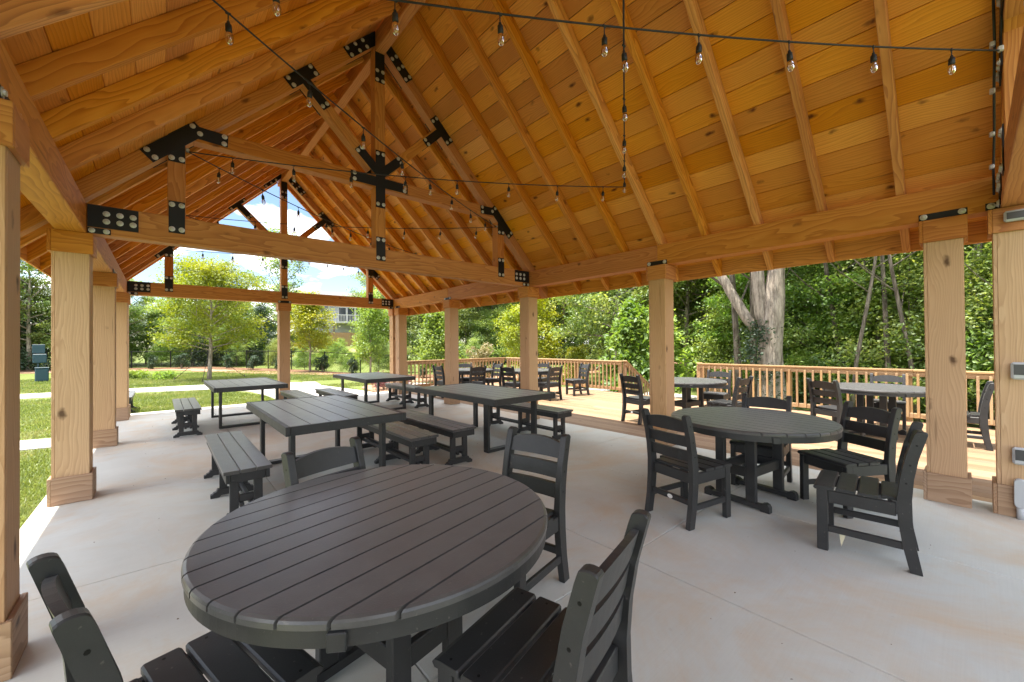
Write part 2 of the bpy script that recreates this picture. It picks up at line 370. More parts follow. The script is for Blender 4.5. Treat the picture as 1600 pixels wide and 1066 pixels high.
def sheet(name, pts, mat, dz=0.012, kind='structure', sub=1.0, thick=0.05):
    """a flat polygon strip laid over the ground: pts = list of (left xy, right xy) stations"""
    b = MB(); vs = []; fs = []
    for (l, r) in pts:
        for k in range(7):
            t = k / 6; x = l[0] + (r[0] - l[0]) * t; y = l[1] + (r[1] - l[1]) * t
            vs.append((x, y, hz(x, y) + dz))
    for i in range(len(pts) - 1):
        for k in range(6): fs.append((i * 7 + k, i * 7 + k + 1, (i + 1) * 7 + k + 1, (i + 1) * 7 + k))
    n0 = len(vs)
    rim = [i * 7 for i in range(len(pts))] + [(len(pts) - 1) * 7 + k for k in range(1, 7)] + [i * 7 + 6 for i in range(len(pts) - 2, -1, -1)] + [k for k in range(5, 0, -1)]
    for q in rim: vs.append((vs[q][0], vs[q][1], vs[q][2] - thick))
    for k in range(len(rim)):
        a, c = rim[k], rim[(k + 1) % len(rim)]; fs.append((a, c, n0 + (k + 1) % len(rim), n0 + k))
    b.add(vs, fs); o = b.build(name, mat)
    tag(o, kind=kind); return o

# concrete slab in panels, with sawn joints
slab = MB().box((2.37, 5.6, -0.16), (6.44, 13.0, 0.24)).build('concrete_slab', plain('slab_core', (0.10, 0.095, 0.09), 0.9)); tag(slab, kind='structure')
XJ = [-0.86, 0.87, 2.39, 3.91, 5.592]; YJ = [-0.92, 1.56, 3.58, 5.65, 7.72, 9.80, 12.14]
for i in range(len(XJ) - 1):
    for j in range(len(YJ) - 1):
        x0, x1, y0, y1 = XJ[i] + .003, XJ[i + 1] - .003, YJ[j] + .003, YJ[j + 1] - .003
        if i == 0: x0 -= .003
        MB().box(((x0 + x1) / 2, (y0 + y1) / 2, -0.055), (x1 - x0, y1 - y0, 0.11), 0.004).build('slab_panel', CONC, slab)
# walk beyond the far end, cross path, left path
sheet('path', [((2.5, 12.15), (5.3, 12.15)), ((2.5, 14.0), (5.1, 14.0)), ((2.3, 16.2), (4.7, 16.4)), ((1.4, 18.0), (4.3, 18.8)), ((-0.6, 18.75), (2.2, 20.3)), ((-6, 19.4), (-4.5, 21.0)), ((-16, 20.6), (-15, 22.4)), ((-34, 24), (-33, 26))], CONC2, 0.02)
sheet('path', [((-0.84, 9.3), (-0.84, 10.15)), ((-1.6, 9.45), (-1.6, 10.35)), ((-3, 9.8), (-3, 10.8)), ((-8, 11), (-8, 12.2)), ((-20, 13.5), (-20, 15.0))], CONC2, 0.02)
sheet('path', [((4.3, 17.0), (4.5, 18.7)), ((8, 17.2), (8, 18.8)), ((11.5, 15.2), (12.2, 16.6)), ((14, 12.0), (15.4, 12.8)), ((15, 8), (16.4, 8)), ((14.0, 5.6), (15.5, 4.6)), ((12.0, 6.6), (12.0, 4.6))], CONC2, 0.03)
MULCH = plain('pine_bark_mulch', (0.16, 0.092, 0.055), 0.95, 0, 0.1, noise=0.55, nscale=9, bump=1.0, bscale=40)
SOIL = plain('pale_mulch_edge', (0.34, 0.21, 0.135), 0.95, 0, 0.1, noise=0.3, nscale=6, bump=1.0, bscale=30)
FENCE_L = [(-26, 46), (-10, 42.5), (2.6, 37.6), (6.3, 28.8), (9.0, 24.2), (13.5, 21.5), (22, 19.5), (34, 17)]
def offs(d, sh):
    o = []
    for i, p in enumerate(FENCE_L):
        a = Vector(FENCE_L[max(i - 1, 0)]); c = Vector(FENCE_L[min(i + 1, len(FENCE_L) - 1)]); t = (c - a).normalized(); n = Vector((t.y, -t.x))
        q = Vector(p); o.append(q - n * 0 + n * d)
    return o
fo0, fo1, fo2 = offs(-0.2, 0), offs(1.5, 0), offs(3.2, 0)
def dens(pts_l, pts_r, n=8):
    o = []
    for i in range(len(pts_l) - 1):
        for k in range(n):
            t = k / n; wob = 0.18 * math.sin(3.1 * (i * n + k)) + 0.12 * math.sin(1.7 * (i * n + k))
            l = pts_l[i].lerp(pts_l[i + 1], t); r = pts_r[i].lerp(pts_r[i + 1], t); dv = (r - l).normalized(); o.append((tuple(l), tuple(r + dv * wob)))
    return o
sheet('mulch_bed', dens(fo0, fo1), MULCH, 0.045)
sheet('mulch_bed', dens(fo1, fo2), SOIL, 0.03)
sheet('mulch_bed', [((5.35, 12.3), (7.4, 12.6)), ((5.3, 13.2), (8.0, 13.6)), ((5.4, 14.4), (7.6, 14.6)), ((5.8, 15.2), (6.8, 15.3))], SOIL, 0.035)

# ------------------------------------------------------------------ pavilion
RX = 2.37; XL, XR = -0.642, 5.399; ZP0, ZP1 = 2.548, 2.836
YP = [0.1665, 2.93, 5.69, 8.457, 11.2345]; YO0, YO1 = -0.2434, 11.645
PO = Vector((RX, 5.7, 0))
pav = empty('pavilion', PO)
tag(pav, 'open timber pavilion with gabled plank roof, trusses and square clad posts over the picnic tables', 'pavilion')
def tb(name, p0, p1, w, d, mat, up=(0, 0, 1), bev=0.004, parent=pav): return timber(name, p0, p1, w, d, mat, parent, up, bev, off=PO)
# posts -------------------------------------------------------------------
SH, TH = 0.246, 0.022
_post = {}
def ring_mesh(name, outer, h, t, mat):
    b = MB(); o = outer / 2
    for k in range(4):
        M = Matrix.Rotation(k * math.pi / 2, 3, 'Z')
        b.box(M @ Vector((t / 2 + 0.0008, -o + t / 2, 0)), (2 * o - t - 0.0016, t, h), 0.003, M)
    return b.mesh(name, mat)
core_me = MB().box((0, 0, ZP0 / 2), (SH - 2 * TH - .004, SH - 2 * TH - .004, ZP0 - .004)).mesh('post', W_POST)
L_b = ZP0 - 0.01
bd_me = MB().box((0, 0, 0), (L_b, SH - TH - .002, TH), 0.0025).mesh('post_board', W_POST)
base_me = MB().box((0, 0, 0), (0.292 - .0225 - .0016, 0.0225, 0.25), 0.003).mesh('base_trim', W_BASE); cap_me = MB().box((0, 0, 0), (0.297 - .025 - .0016, 0.025, 0.2), 0.003).mesh('cap_trim', W_BEAM)
def add_post(x, y):
    p = link('post', core_me, pav, T(Vector((x, y, 0)) - PO))
    for k in range(4):
        Rz = Matrix.Rotation(k * math.pi / 2, 4, 'Z')
        # local X up, local Z outward (towards -Y before turning)
        B = Matrix(((0, 1, 0), (0, 0, -1), (1, 0, 0))).to_4x4() if False else Matrix(((0, 1, 0, 0), (0, 0, -1, 0), (-1, 0, 0, 0), (0, 0, 0, 1)))
        link('post_board', bd_me, p, Rz @ T((TH / 2, -SH / 2 + TH / 2, L_b / 2 + 0.004)) @ B)
    for k in range(4):
        Rz = Matrix.Rotation(k * math.pi / 2, 4, 'Z')
        link('base_trim', base_me, p, Rz @ T((0.01125, -0.146 + 0.01125, 0.126))); link('cap_trim', cap_me, p, Rz @ T((0.0125, -0.1485 + 0.0125, ZP0 - 0.102)))
    return p
for x in (XL, XR):
    for y in YP + [YO0, YO1]: add_post(x, y)
add_post(RX, YO1)
# plates ------------------------------------------------------------------
zc = (ZP0 + ZP1) / 2; ph = ZP1 - ZP0
for x in (XL, XR):
    ys = [-0.62, YP[1], YP[3], 11.98] if x == XR else [-0.62, YP[0] + .1, YP[2] + .35, 11.98]
    for a, b in zip(ys[:-1], ys[1:]): tb('plate_beam', (x, a + .001, zc), (x, b - .001, zc), 0.205, ph, W_BEAM, bev=0.006)
# ridge beam
ZR = 5.80                                                     # underside of rafters projected to the ridge line
for a, b in zip([-0.6, 5.64, 11.98][:-1], [-0.6, 5.64, 11.98][1:]): tb('ridge_beam', (RX, a + .001, 5.785), (RX, b - .001, 5.785), 0.135, 0.27, W_BEAM, bev=0.006)
# rafters -----------------------------------------------------------------
RD, RW, XE = 0.148, 0.062, 3.44                               # depth, width, half length to the tail in plan
VD = RD * math.sqrt(2)
def rafter(y, s, w=RW, d=RD, name='rafter', x0=0.07, mat=W_RAFT, xe=XE):
    up = Vector((s, 0, 1)).normalized()
    def P(dx): return Vector((RX + s * dx, y, ZR - dx)) + up * (d / 2)
    return tb(name, P(x0), P(xe), w, d, mat, up=up, bev=0.003)
RY = [0.44 + 0.6155 * k for k in range(18)]; RYB = list(RY); RY = [y for y in RY if abs(y - 5.56) > 0.25]
for s in (-1, 1):
    for y in RY + [-0.585, 11.955]: rafter(y, s)
    for y in (YO0, 5.64, 11.61): rafter(y, s, 0.15, 0.148, 'top_chord', 0.08, W_BEAM)
    # fascia at the tails
    x = RX + s * (XE + 0.012)
    for a, b in zip([-0.62, 3.6, 7.9, 11.99][:-1], [-0.62, 3.6, 7.9, 11.99][1:]): tb('fascia_board', (x, a, ZR - XE + 0.115), (x, b - .002, ZR - XE + 0.115), 0.024, 0.21, W_RAFT, bev=0.002)
# roof boards (run along the ridge), joints staggered over rafters
PW = 0.2365
for s in (-1, 1):
    up = Vector((s, 0, 1)).normalized(); dn = Vector((s, 0, -1)).normalized()
    n = int((XE + 0.05) * math.sqrt(2) / PW) + 1
    for i in range(n):
        c0 = (i + 0.5) * PW
        if c0 + PW / 2 > (XE + 0.09) * math.sqrt(2): continue
        joints = [-0.64, RYB[random.choice((6, 7, 9, 10, 12, 13))], 12.0]
        for a, b in zip(joints[:-1], joints[1:]):
            def P(y): return Vector((RX, y, ZR + VD + 0.004)) + dn * c0 + up * 0.0125
            tb('roof_board', P(a + .0015), P(b - .0015), PW - 0.005, 0.025, W_ROOF, up=up, bev=0.003)
# covering above the boards
SHING = plain('dark_shingles', (0.06, 0.055, 0.05), 0.9, noise=0.3, nscale=20)
for s in (-1, 1):
    up = Vector((s, 0, 1)).normalized()
    def P(dx): return Vector((RX + s * dx, 5.68, ZR + VD - dx)) + up * 0.05
    a, b = P(0.0), P(XE + 0.11)
    tb('roof_covering', a, b, 12.75, 0.03, SHING, up=up, bev=0.0)
# trusses -------------------------------------------------------------------
MW, MT = 0.15, 0.16                                          # member width in the truss plane, thickness along Y
SX = (RX - 2.245, RX + 2.235)
bolt_me = MB().lathe([(0.0, 0.0), (0.026, 0.0), (0.026, 0.004), (0.017, 0.005), (0.0145, 0.013), (0.009, 0.016), (0.0, 0.016)], 10).mesh('bolt', ZINC)
def plate(arms, bolts, yf, s=-1, name='connector_plate', big=1.05):
    """black steel plate in the truss plane: arms = (x0,z0,x1,z1,width) bars, bolts = (x,z); yf = face it lies on, s = -1 faces -Y, +1 faces +Y"""
    b = MB()
    for k, (x0, z0, x1, z1, w) in enumerate(arms):
        d = Vector((x1 - x0, 0, z1 - z0)); L = d.length; d.normalize(); t = 0.007 + 0.0012 * k
        M = Matrix((d, Vector((0, 1, 0)), d.cross(Vector((0, 1, 0))))).transposed()
        b.box(Vector(((x0 + x1) / 2, yf + s * t / 2, (z0 + z1) / 2)) - PO, (L, t, w), 0.0015, M)
    o = b.build(name, STEEL, pav)
    Mb = Matrix.Rotation(math.pi / 2 * (1 if s < 0 else -1), 4, 'X')
    yb = yf + s * (0.007 + 0.0012 * len(arms))
    for (x, z) in bolts: link('bolt', bolt_me, o, T(Vector((x, yb, z)) - PO) @ Mb @ Matrix.Rotation(random.random() * 6, 4, 'Z') @ Matrix.Scale(big, 4))
    return o
def arm_bolts(x0, z0, x1, z1, w, ends=(0.92,), spread=0.30):
    d = Vector((x1 - x0, z1 - z0)); n = Vector((-d.y, d.x)).normalized() * w * spread
    return [tuple(Vector((x0, z0)) + d * e + n * q) for e in ends for q in (-1, 1)]
def truss(y, faces):
    zt = ZP1 - 0.004
    tb('tie_beam', (XL + 0.105, y, zc), (XR - 0.105, y, zc), MT, ph, W_BEAM, bev=0.005)
    tb('king_post', (RX, y, zt + .002), (RX, y, 5.655), MT - .002, MW, W_BEAM, up=(1, 0, 0), bev=0.005)
    cz = 3.785
    for sx in SX: tb('strut', (sx, y, zt + .002), (sx, y, 3.86), MT - .004, MW, W_BEAM, up=(1, 0, 0), bev=0.005)
    tb('collar_beam', (SX[0] + MW / 2 + .001, y, cz), (RX - MW / 2 - .001, y, cz), MT - .006, 0.17, W_BEAM, bev=0.005)
    tb('collar_beam', (RX + MW / 2 + .001, y, cz), (SX[1] - MW / 2 - .001, y, cz), MT - .006, 0.17, W_BEAM, bev=0.005)
    for s in (-1, 1):
        tb('web_brace', (RX + s * 0.10, y, 3.98), (RX + s * 0.985, y, 4.865), MT - .008, 0.14, W_BEAM, up=(-s, 0, 1), bev=0.005)
    for f in faces:
        yf = y + f * MT / 2; c = lambda a, b, **k: None
        for s in (-1, 1):
            xe = XL + 0.108 if s < 0 else XR - 0.108
            xi = xe - s * 0.36
            plate([(xe, 2.722, xi, 2.722, 0.215)], [(xe - s * (0.13 + 0.095 * q), zq) for q in range(3) for zq in (2.68, 2.755)], yf, f)
            plate([(xe, 2.580, xe - s * 0.16, 2.580, 0.055)], [(xe - s * 0.03, 2.58), (xe - s * 0.13, 2.58)], yf, f, big=0.95)
            sx = SX[0] if s < 0 else SX[1]
            plate([(sx, 2.66, sx, 3.0, 0.135)], [(sx + a, z) for a in (-.04, .04) for z in (2.70, 2.96)], yf, f)
            # T plate at top of strut: strut, collar and top chord
            cx, czz = sx, 3.83
            A = [(cx, czz + .05, cx, 3.42, 0.14), (cx - s * 0.02, cz + .02, cx - s * 0.45, cz, 0.135),
                 (cx + s * 0.24, ZR + .10 - abs(cx + s * 0.24 - RX), cx - s * 0.20, ZR + .10 - abs(cx - s * 0.20 - RX), 0.15)]
            bl = arm_bolts(*A[0]) + arm_bolts(*A[1]) + arm_bolts(*A[2], ends=(0.08, 0.92))
            plate(A, bl, yf, f)
            # web to chord
            qx = RX + s * 1.02; qz = ZR - 1.02 + 0.10
            A = [(qx + s * 0.16, qz - 0.16, qx - s * 0.16, qz + 0.16, 0.15), (qx - s * .0, qz, qx - s * 0.30, qz - 0.30, 0.125)]
            plate(A, arm_bolts(*A[0], ends=(0.1, 0.9)) + arm_bolts(*A[1], ends=(0.9,)), yf, f)
        plate([(RX, 2.66, RX, 3.0, 0.135)], [(RX + a, z) for a in (-.04, .04) for z in (2.70, 2.96)], yf, f)
        A = [(RX, 3.42, RX, 4.24, 0.14), (RX - 0.42, cz, RX + 0.42, cz, 0.135), (RX, 3.90, RX - 0.32, 4.20, 0.125), (RX, 3.90, RX + 0.32, 4.20, 0.125)]
        plate(A, arm_bolts(*A[0], ends=(0.06, 0.94)) + arm_bolts(*A[1], ends=(0.06, 0.94)) + arm_bolts(*A[2]) + arm_bolts(*A[3]), yf, f)
        zk = ZR + .10
        A = [(RX, zk - .14, RX, 5.22, 0.14), (RX - .02, zk - .02, RX - 0.46, zk - 0.46, 0.15), (RX + .02, zk - .02, RX + 0.46, zk - 0.46, 0.148)]
        plate(A, arm_bolts(*A[0], ends=(0.7, 0.94)) + arm_bolts(*A[1], ends=(0.45, 0.68, 0.93)) + arm_bolts(*A[2], ends=(0.45, 0.68, 0.93)), yf, f)
truss(5.64, (-1, 1)); truss(11.61, (-1,)); truss(YO0, (1,))
# straps between posts and plates (inner faces)
def strap(x, s, y, L=0.30):
    b = MB().box(Vector((x + s * .004, y, ZP0 + 0.033)) - PO, (0.007, L, 0.062), 0.0015); o = b.build('post_strap', STEEL, pav)
    for q in (-1, 1): link('bolt', bolt_me, o, T(Vector((x + s * .0085, y + q * (L / 2 - .032), ZP0 + 0.036)) - PO) @ Matrix.Rotation(math.pi / 2 * s, 4, 'Y'))
for y in (YP[0], YP[1], YP[3], YP[4]): strap(XR - 0.1025, -1, y)
strap(XR - 0.1025, -1, YO0 + .05, 0.22); 
for y in (YP[1], YP[3]): strap(XL + 0.1025, 1, y)
for q in (-1, 1):
    o = None
sm = MB().box(Vector((RX, 11.61 - MT / 2 - .004, ZP0 + .03)) - PO, (0.30, 0.007, 0.055), 0.0015).build('post_strap', STEEL, pav)
for q in (-1, 1): link('bolt', bolt_me, sm, T(Vector((RX + q * .12, 11.61 - MT / 2 - .0085, ZP0 + .03)) - PO) @ Matrix.Rotation(math.pi / 2, 4, 'X'))

# ------------------------------------------------------------------ fittings on the near right post
pf = XR - SH / 2
def outlet(z, lab):
    e = empty('outlet_box', (pf, YO0 + 0.0, z)); tag(e, lab, 'outlet')
    MB().box((-0.012, 0, 0), (0.022, 0.075, 0.125), 0.006).build('back_box', GREYPVC, e)
    MB().box((-0.042, 0, 0), (0.036, 0.085, 0.14), 0.014).build('cover', CLEARBOX, e)
    MB().box((-0.0615, 0, 0.01), (0.003, 0.055, 0.085), 0.001).build('socket_face', DARKGREY, e)
outlet(1.2, 'grey weatherproof outlet box on the post, the higher of two'); outlet(0.51, 'grey weatherproof outlet box on the post, above the conduit fitting')
e = empty('conduit', (XR - 0.146, YO0 + 0.005, 0)); tag(e, 'grey plastic conduit elbow rising from the slab at the post base', 'conduit')
MB().tube([(-0.022, 0, 0.0), (-0.024, 0, 0.12)], 0.021, 12).build('pipe', GREYPVC, e, smooth=True)
MB().prism([(0.033 * math.cos(a), 0.21 + (0.085 if math.sin(a) > 0 else -0.085) + 0.033 * math.sin(a)) for a in [k * math.pi / 9 for k in range(18)]], 0, 0.045, (-0.026, 0, 0), 0.006).build('access_body', GREYPVC, e)
e2 = empty('lamp_fitting', (XR - 0.1485, YO0 - 0.01, 2.46)); tag(e2, 'small grey rectangular light fitting on the post cap', 'light fitting')
MB().box((-0.03, 0, 0), (0.058, 0.15, 0.085), 0.012).build('housing', GREYPVC, e2); MB().box((-0.061, 0, 0), (0.006, 0.12, 0.055), 0.002).build('lens', DARKGREY, e2)
cab = empty('cable', (4.9, -0.14, 3.0)); tag(cab, 'black cable clipped down the timber beside the end truss', 'cable')
MB().tube([(-.55, .02, .95), (-.30, .01, .62), (-.12, .012, .35), (0.12, .008, .10), (.27, .012, -.12), (.33, .01, -.34)], 0.008, 7).build('wire', CORD, cab, smooth=True)
for q in [(-.30, .02, .62), (-.12, .02, .35), (.12, .02, .10), (.27, .02, -.12)]: MB().box(q, (0.05, 0.03, 0.035), 0.006).build('clip', ZINC, cab)

# ------------------------------------------------------------------ deck and railings
DX0, DX1, DY0, DY1 = 5.597, 10.28, -3.2, 12.16
DO = Vector((8, 4.5, 0))
deck = empty('deck', DO); tag(deck, 'sunlit wooden deck of long boards beside the pavilion slab', 'deck')
nb = int((DX1 - DX0) / 0.1445)
for i in range(nb):
    x = DX0 + 0.0725 + i * 0.1445
    js = [DY0] + [DY0 + 3.7 + random.choice((0, .4, .8, 1.2, 1.6, 2.4)), DY0 + 8.6 + random.choice((0, .4, .8, 1.2, 2.0))] + [DY1]
    for a, b in zip(js[:-1], js[1:]):
        timber('deck_board', (x, a + .0015, -.0175), (x, b - .0015, -.0175), 0.139, 0.03, W_DECK, deck, bev=0.003, off=DO)
for (p, q) in (((DX1 + .02, DY0, -.16), (DX1 + .02, DY1, -.16)), ((DX0, DY1 + .02, -.16), (DX1, DY1 + .02, -.16))): timber('rim_joist', p, q, 0.04, 0.24, W_DECK, deck, off=DO)
for y in np.arange(DY0 + .2, DY1, 0.8): timber('joist', (DX0 + .05, y, -.14), (DX1, y, -.14), 0.04, 0.2, W_DECK, deck, off=DO)
for x in (6.6, 8.4, 10.1):
    for y in (-2.5, 0.5, 3.5, 7.5, 11.5): timber('deck_post', (x, y, -1.2), (x, y, -.24), 0.09, 0.09, W_DECK, deck, up=(1, 0, 0), off=DO)
bal_me = MB().box((0, 0, 0), (0.78, 0.036, 0.036), 0.003).mesh('baluster', W_RAIL)
UPX = Matrix(((0, 1, 0, 0), (0, 0, -1, 0), (-1, 0, 0, 0), (0, 0, 0, 1)))
def railing(p0, p1, label, posts, slope=0.0, skip_end=False):
    p0 = Vector((*p0, 0)); p1 = Vector((*p1, 0)); L = (p1 - p0).length; d = (p1 - p0) / L
    e = empty('railing', p0, math.atan2(d.y, d.x)); tag(e, label, 'railing')
    zz = lambda t: -slope * t
    for nm, z, w, h, ov in (('cap_rail', 0.918, 0.14, 0.036, 0.03), ('top_rail', 0.853, 0.038, 0.088, -.001), ('bottom_rail', 0.11, 0.038, 0.088, -.001)):
        yo = -0.025 if nm != 'cap_rail' else 0.0
        n = max(1, round(L / 3.6)) if slope == 0 else 1
        for k in range(n):
            a = -ov + (L + 2 * ov) * k / n; b = -ov + (L + 2 * ov) * (k + 1) / n - (.001 if k < n - 1 else 0)
            timber(nm, (a, yo, z + zz(a)), (b, yo, z + zz(b)), w, h, W_RAIL, e, bev=0.005)
    for t in posts: timber('rail_post', (t, 0.042, -0.25 + zz(t)), (t, 0.042, 0.898 + zz(t)), 0.09, 0.09, W_RAIL, e, up=(1, 0, 0), bev=0.005)
    k = 0.12
    while k < L - 0.06:
        if all(abs(k - t) > 0.075 for t in posts) or True:
            link('baluster', bal_me, e, T((k, -0.063, 0.47 + zz(k))) @ UPX)
        k += 0.139
    return e
railing((5.72, 12.08), (10.14, 12.08), 'wooden deck railing along the far end behind the corner table', (0.05, 1.5, 2.95, 4.3))
railing((10.2, 11.98), (10.2, 6.80), 'wooden deck railing between the far corner and the stairs', (0.0, 1.7, 3.45, 5.1))
railing((10.2, 4.52), (10.2, -3.1), 'wooden deck railing in front of the big grey trunk, beyond the stairs', (0.06, 1.9, 3.75, 5.6, 7.4))
railing((10.30, 6.74), (12.0, 6.74), 'sloping stair railing going down from the deck corner', (0.05, 1.6), slope=0.62)
railing((10.30, 4.56), (12.0, 4.56), 'sloping stair railing on the side of the big grey trunk', (0.05, 1.6), slope=0.62)
st = empty('stairs', (10.3, 5.65, 0)); tag(st, 'wooden deck stairs between two sloping railings', 'stairs')
for k in range(4): timber('tread', (0.15 + .28 * k, -1.0, -.17 - .17 * k), (0.15 + .28 * k, 1.0, -.17 - .17 * k), 0.27, 0.035, W_DECK, st)
for q in (-1.03, 1.03): timber('stringer', (0.02, q, -.22), (1.25, q, -.95), 0.04, 0.22, W_DECK, st)

# ------------------------------------------------------------------ chairs
def make_chair():
    r = empty('dining_chair')
    W = 0.225                                              # half width to outer face of legs
    # rear post outline in y,z (raked above the seat, kicked back at the floor)
    cl = [(-0.262, 0.0), (-0.232, 0.16), (-0.215, 0.32), (-0.212, 0.45), (-0.224, 0.58), (-0.250, 0.72), (-0.285, 0.845), (-0.2935, 0.872)]
    hw = [0.029, 0.031, 0.034, 0.035, 0.033, 0.031, 0.030, 0.029]
    front = [(c[0] + h, c[1]) for c, h in zip(cl, hw)]; back = [(c[0] - h, c[1]) for c, h in zip(cl, hw)]
    top = [(-0.2945 + 0.029 * math.cos(a), 0.8725 + 0.0155 * math.sin(a)) for a in [math.pi * k / 8 for k in range(1, 8)]]
    for s in (-1, 1):
        MB().prism(front + top + back[::-1], 0, 0.041, (s * (W - 0.0205), 0, 0), 0.0045).build('rear_post', POLY, r)
        MB().box((s * (W - 0.0205), 0.200, 0.2115), (0.041, 0.062, 0.423), 0.004).build('front_leg', POLY, r)
        MB().box((s * (W - 0.0205), -0.004, 0.378), (0.030, 0.342, 0.085), 0.004).build('side_apron', POLY, r)
        MB().box((s * (W - 0.0205), -0.018, 0.155), (0.026, 0.376, 0.045), 0.004).build('side_stretcher', POLY, r)
    MB().box((0, 0.205, 0.378), (2 * W - 0.083, 0.028, 0.085), 0.004).build('front_apron', POLY, r)
    MB().box((0, -0.205, 0.378), (2 * W - 0.083, 0.026, 0.085), 0.004).build('rear_apron', POLY, r)
    bs = MB().box((0, -0.226, 0.190), (2 * W - 0.083, 0.026, 0.045), 0.004).build('rear_stretcher', POLY, r)
    MB().lathe([(0, 0), (0.017, 0), (0.017, 0.002), (0, 0.002)], 14, Matrix.Scale(1.5, 4, (1, 0, 0))).build('badge', WHITE, bs, T((0, -0.2395, 0.190)) @ Matrix.Rotation(math.pi / 2, 4, 'X'))
    # seat slats run side to side
    for k, (y, w) in enumerate(((0.188, 0.104), (0.074, 0.104), (-0.04, 0.104), (-0.150, 0.094))):
        b = MB()
        prof = [(y + w / 2, 0.424), (y + w / 2, 0.440), (y + w / 2 - .008, 0.4475), (y - w / 2 + .006, 0.4475), (y - w / 2, 0.442), (y - w / 2, 0.424)]
        if k == 0: prof = [(y + w / 2, 0.417), (y + w / 2 + .010, 0.430), (y + w / 2 - .002, 0.4435), (y + w / 2 - .016, 0.4475), (y - w / 2 + .006, 0.4475), (y - w / 2, 0.442), (y - w / 2, 0.424)]
        wd = 2 * W + 0.012 if k < 3 else 2 * W - 0.090
        b.prism(prof, 0, wd, (0, 0, 0), 0.004); b.build('seat_slat', POLY, r)
    sm_ = MB()
    for y in (0.188, 0.074, -0.04):
        for sx in (-1, 1): sm_.lathe([(0.0, 0.0), (0.0052, 0.0), (0.0052, 0.0006), (0.0, 0.0006)], 8, T((sx * (W - 0.02), y, 0.4475)))
    for sx in (-1, 1):
        for (z, y) in ((0.800, -0.272), (0.672, -0.241), (0.556, -0.222)): sm_.lathe([(0.0, 0.0), (0.0062, 0.0), (0.0062, 0.0008), (0.0, 0.0008)], 8, T((sx * W, y, z)) @ Matrix.Rotation(sx * math.pi / 2, 4, 'Y'))
    sm_.build('screw_heads', plain('dark_screw', (0.004, 0.004, 0.004), 0.4, 0.5), r)
    # back slats, the top one arched
    def slat(z0, z1, arch):
        n = 9; x1 = W - 0.0415; vs = []; fs = []
        for i in range(n):
            u = -1 + 2 * i / (n - 1); x = u * x1; zt = z1 + arch * (1 - u * u); cv = -0.012 * (1 - u * u)
            for z in (z0, zt):
                yc = np.interp(z, [c[1] for c in cl], [c[0] for c in cl]) + cv
                vs += [(x, yc + 0.012, z), (x, yc - 0.012, z)]
        for i in range(n - 1):
            a = i * 4; c = a + 4
            fs += [(a, a + 2, c + 2, c), (a + 1, c + 1, c + 3, a + 3), (a + 2, a + 3, c + 3, c + 2), (a, c, c + 1, a + 1)]
        fs += [(0, 1, 3, 2), ((n - 1) * 4, (n - 1) * 4 + 2, (n - 1) * 4 + 3, (n - 1) * 4 + 1)]
        b = MB(); b.add(vs, fs); b.build('back_slat', POLY, r)
    slat(0.745, 0.832, 0.026); slat(0.628, 0.715, 0.0); slat(0.512, 0.598, 0.0)
    return r
chair0 = make_chair(); _first = [True]
def chair(bx, by, face, label, group, dist=0.295):
    """place by the middle of the back's top rail"""
    a = R(face); x = bx + dist * math.cos(a); y = by + dist * math.sin(a)
    c = chair0 if _first[0] else copy_tree(chair0); _first[0] = False
    c.location = (x, y, 0.0005); c.rotation_euler = (0, 0, a - math.pi / 2); tag(c, label, 'chair', group); return c
G1, G2 = 'chairs around the round tables on the slab', 'chairs around the round tables on the deck'
chair(-0.195, 1.462, 13.5, 'black slatted chair at the dusty round table, its back to the clad post', G1)
chair(1.01, 0.685, 104, 'black slatted chair at the dusty round table, opposite the chair by the plank tables', G1)
chair(1.85, 1.87, 192, 'black slatted chair at the dusty round table, facing the clad post', G1)
chair(0.70, 2.45, -74, 'black slatted chair tucked under the dusty round table, its back to the plank tables', G1)
chair(3.10, 1.665, -12, 'black slatted chair with white oval badge, at the clean round table beside the deck', G1)
chair(4.92, 1.47, 186, 'black slatted chair tucked in at the clean round table, its back to the deck', G1)
chair(4.78, 0.60, 148, 'black slatted chair turned at an angle to the clean round table, before the double posts', G1)
chair(3.745, 0.235, 96, 'black slatted chair with a white tag under its seat, pulled back from its table', G1)
def deck_chairs(lst):
    for (x, y, f, l) in lst: chair(x, y, f, l, G2)
deck_chairs([(6.42, 4.12, -12, 'dark chair pulled away from the deck table by the stairs, half in the roof shade'),
  (7.20, 2.45, 84, 'dark chair at the deck table by the stairs, its back to the neighbouring deck table'),
  (8.62, 3.42, 185, 'dark chair at the deck table by the stairs, between table and railing'),
  (7.48, 1.50, -28, 'dark chair behind the double posts, its back to the clean round table'),
  (9.50, 0.98, 184, 'dark chair at the deck table behind the double posts, in front of the railing'),
  (8.42, -0.16, 92, 'dark chair at the deck table behind the double posts, seen between the two posts'),
  (6.72, 7.92, 6, 'dark chair at the middle deck table, its back to the roof posts'),
  (7.62, 7.02, 88, 'dark chair at the middle deck table, its back to the stairs'),
  (9.13, 7.28, 160, 'dark chair pulled out alone on the deck near the stair corner'),
  (8.75, 8.62, 200, 'dark chair at the middle deck table, by the long railing'),
  (5.72, 9.70, 2, 'dark chair at the far corner deck table, by the end post'),
  (6.32, 8.60, 80, 'dark chair at the far corner deck table, its back to the neighbouring table'),
  (7.60, 9.35, 176, 'dark chair at the far corner deck table, facing the end post'),
  (7.12, 10.42, 235, 'dark chair at the far corner deck table, before the end railing')])
# pale tag hanging from the pulled back chair
tgo = empty('paper_tag', (3.50, 0.60, 0.05)); tag(tgo, 'small pale paper tag hanging under the side rail of a chair', 'tag')
MB().prism([(-.018, .085), (.018, .09), (.006, 0.0)], 0, 0.002, (0, 0, 0)).build('paper', plain('pale_paper', (.6, .56, .4), .7), tgo)

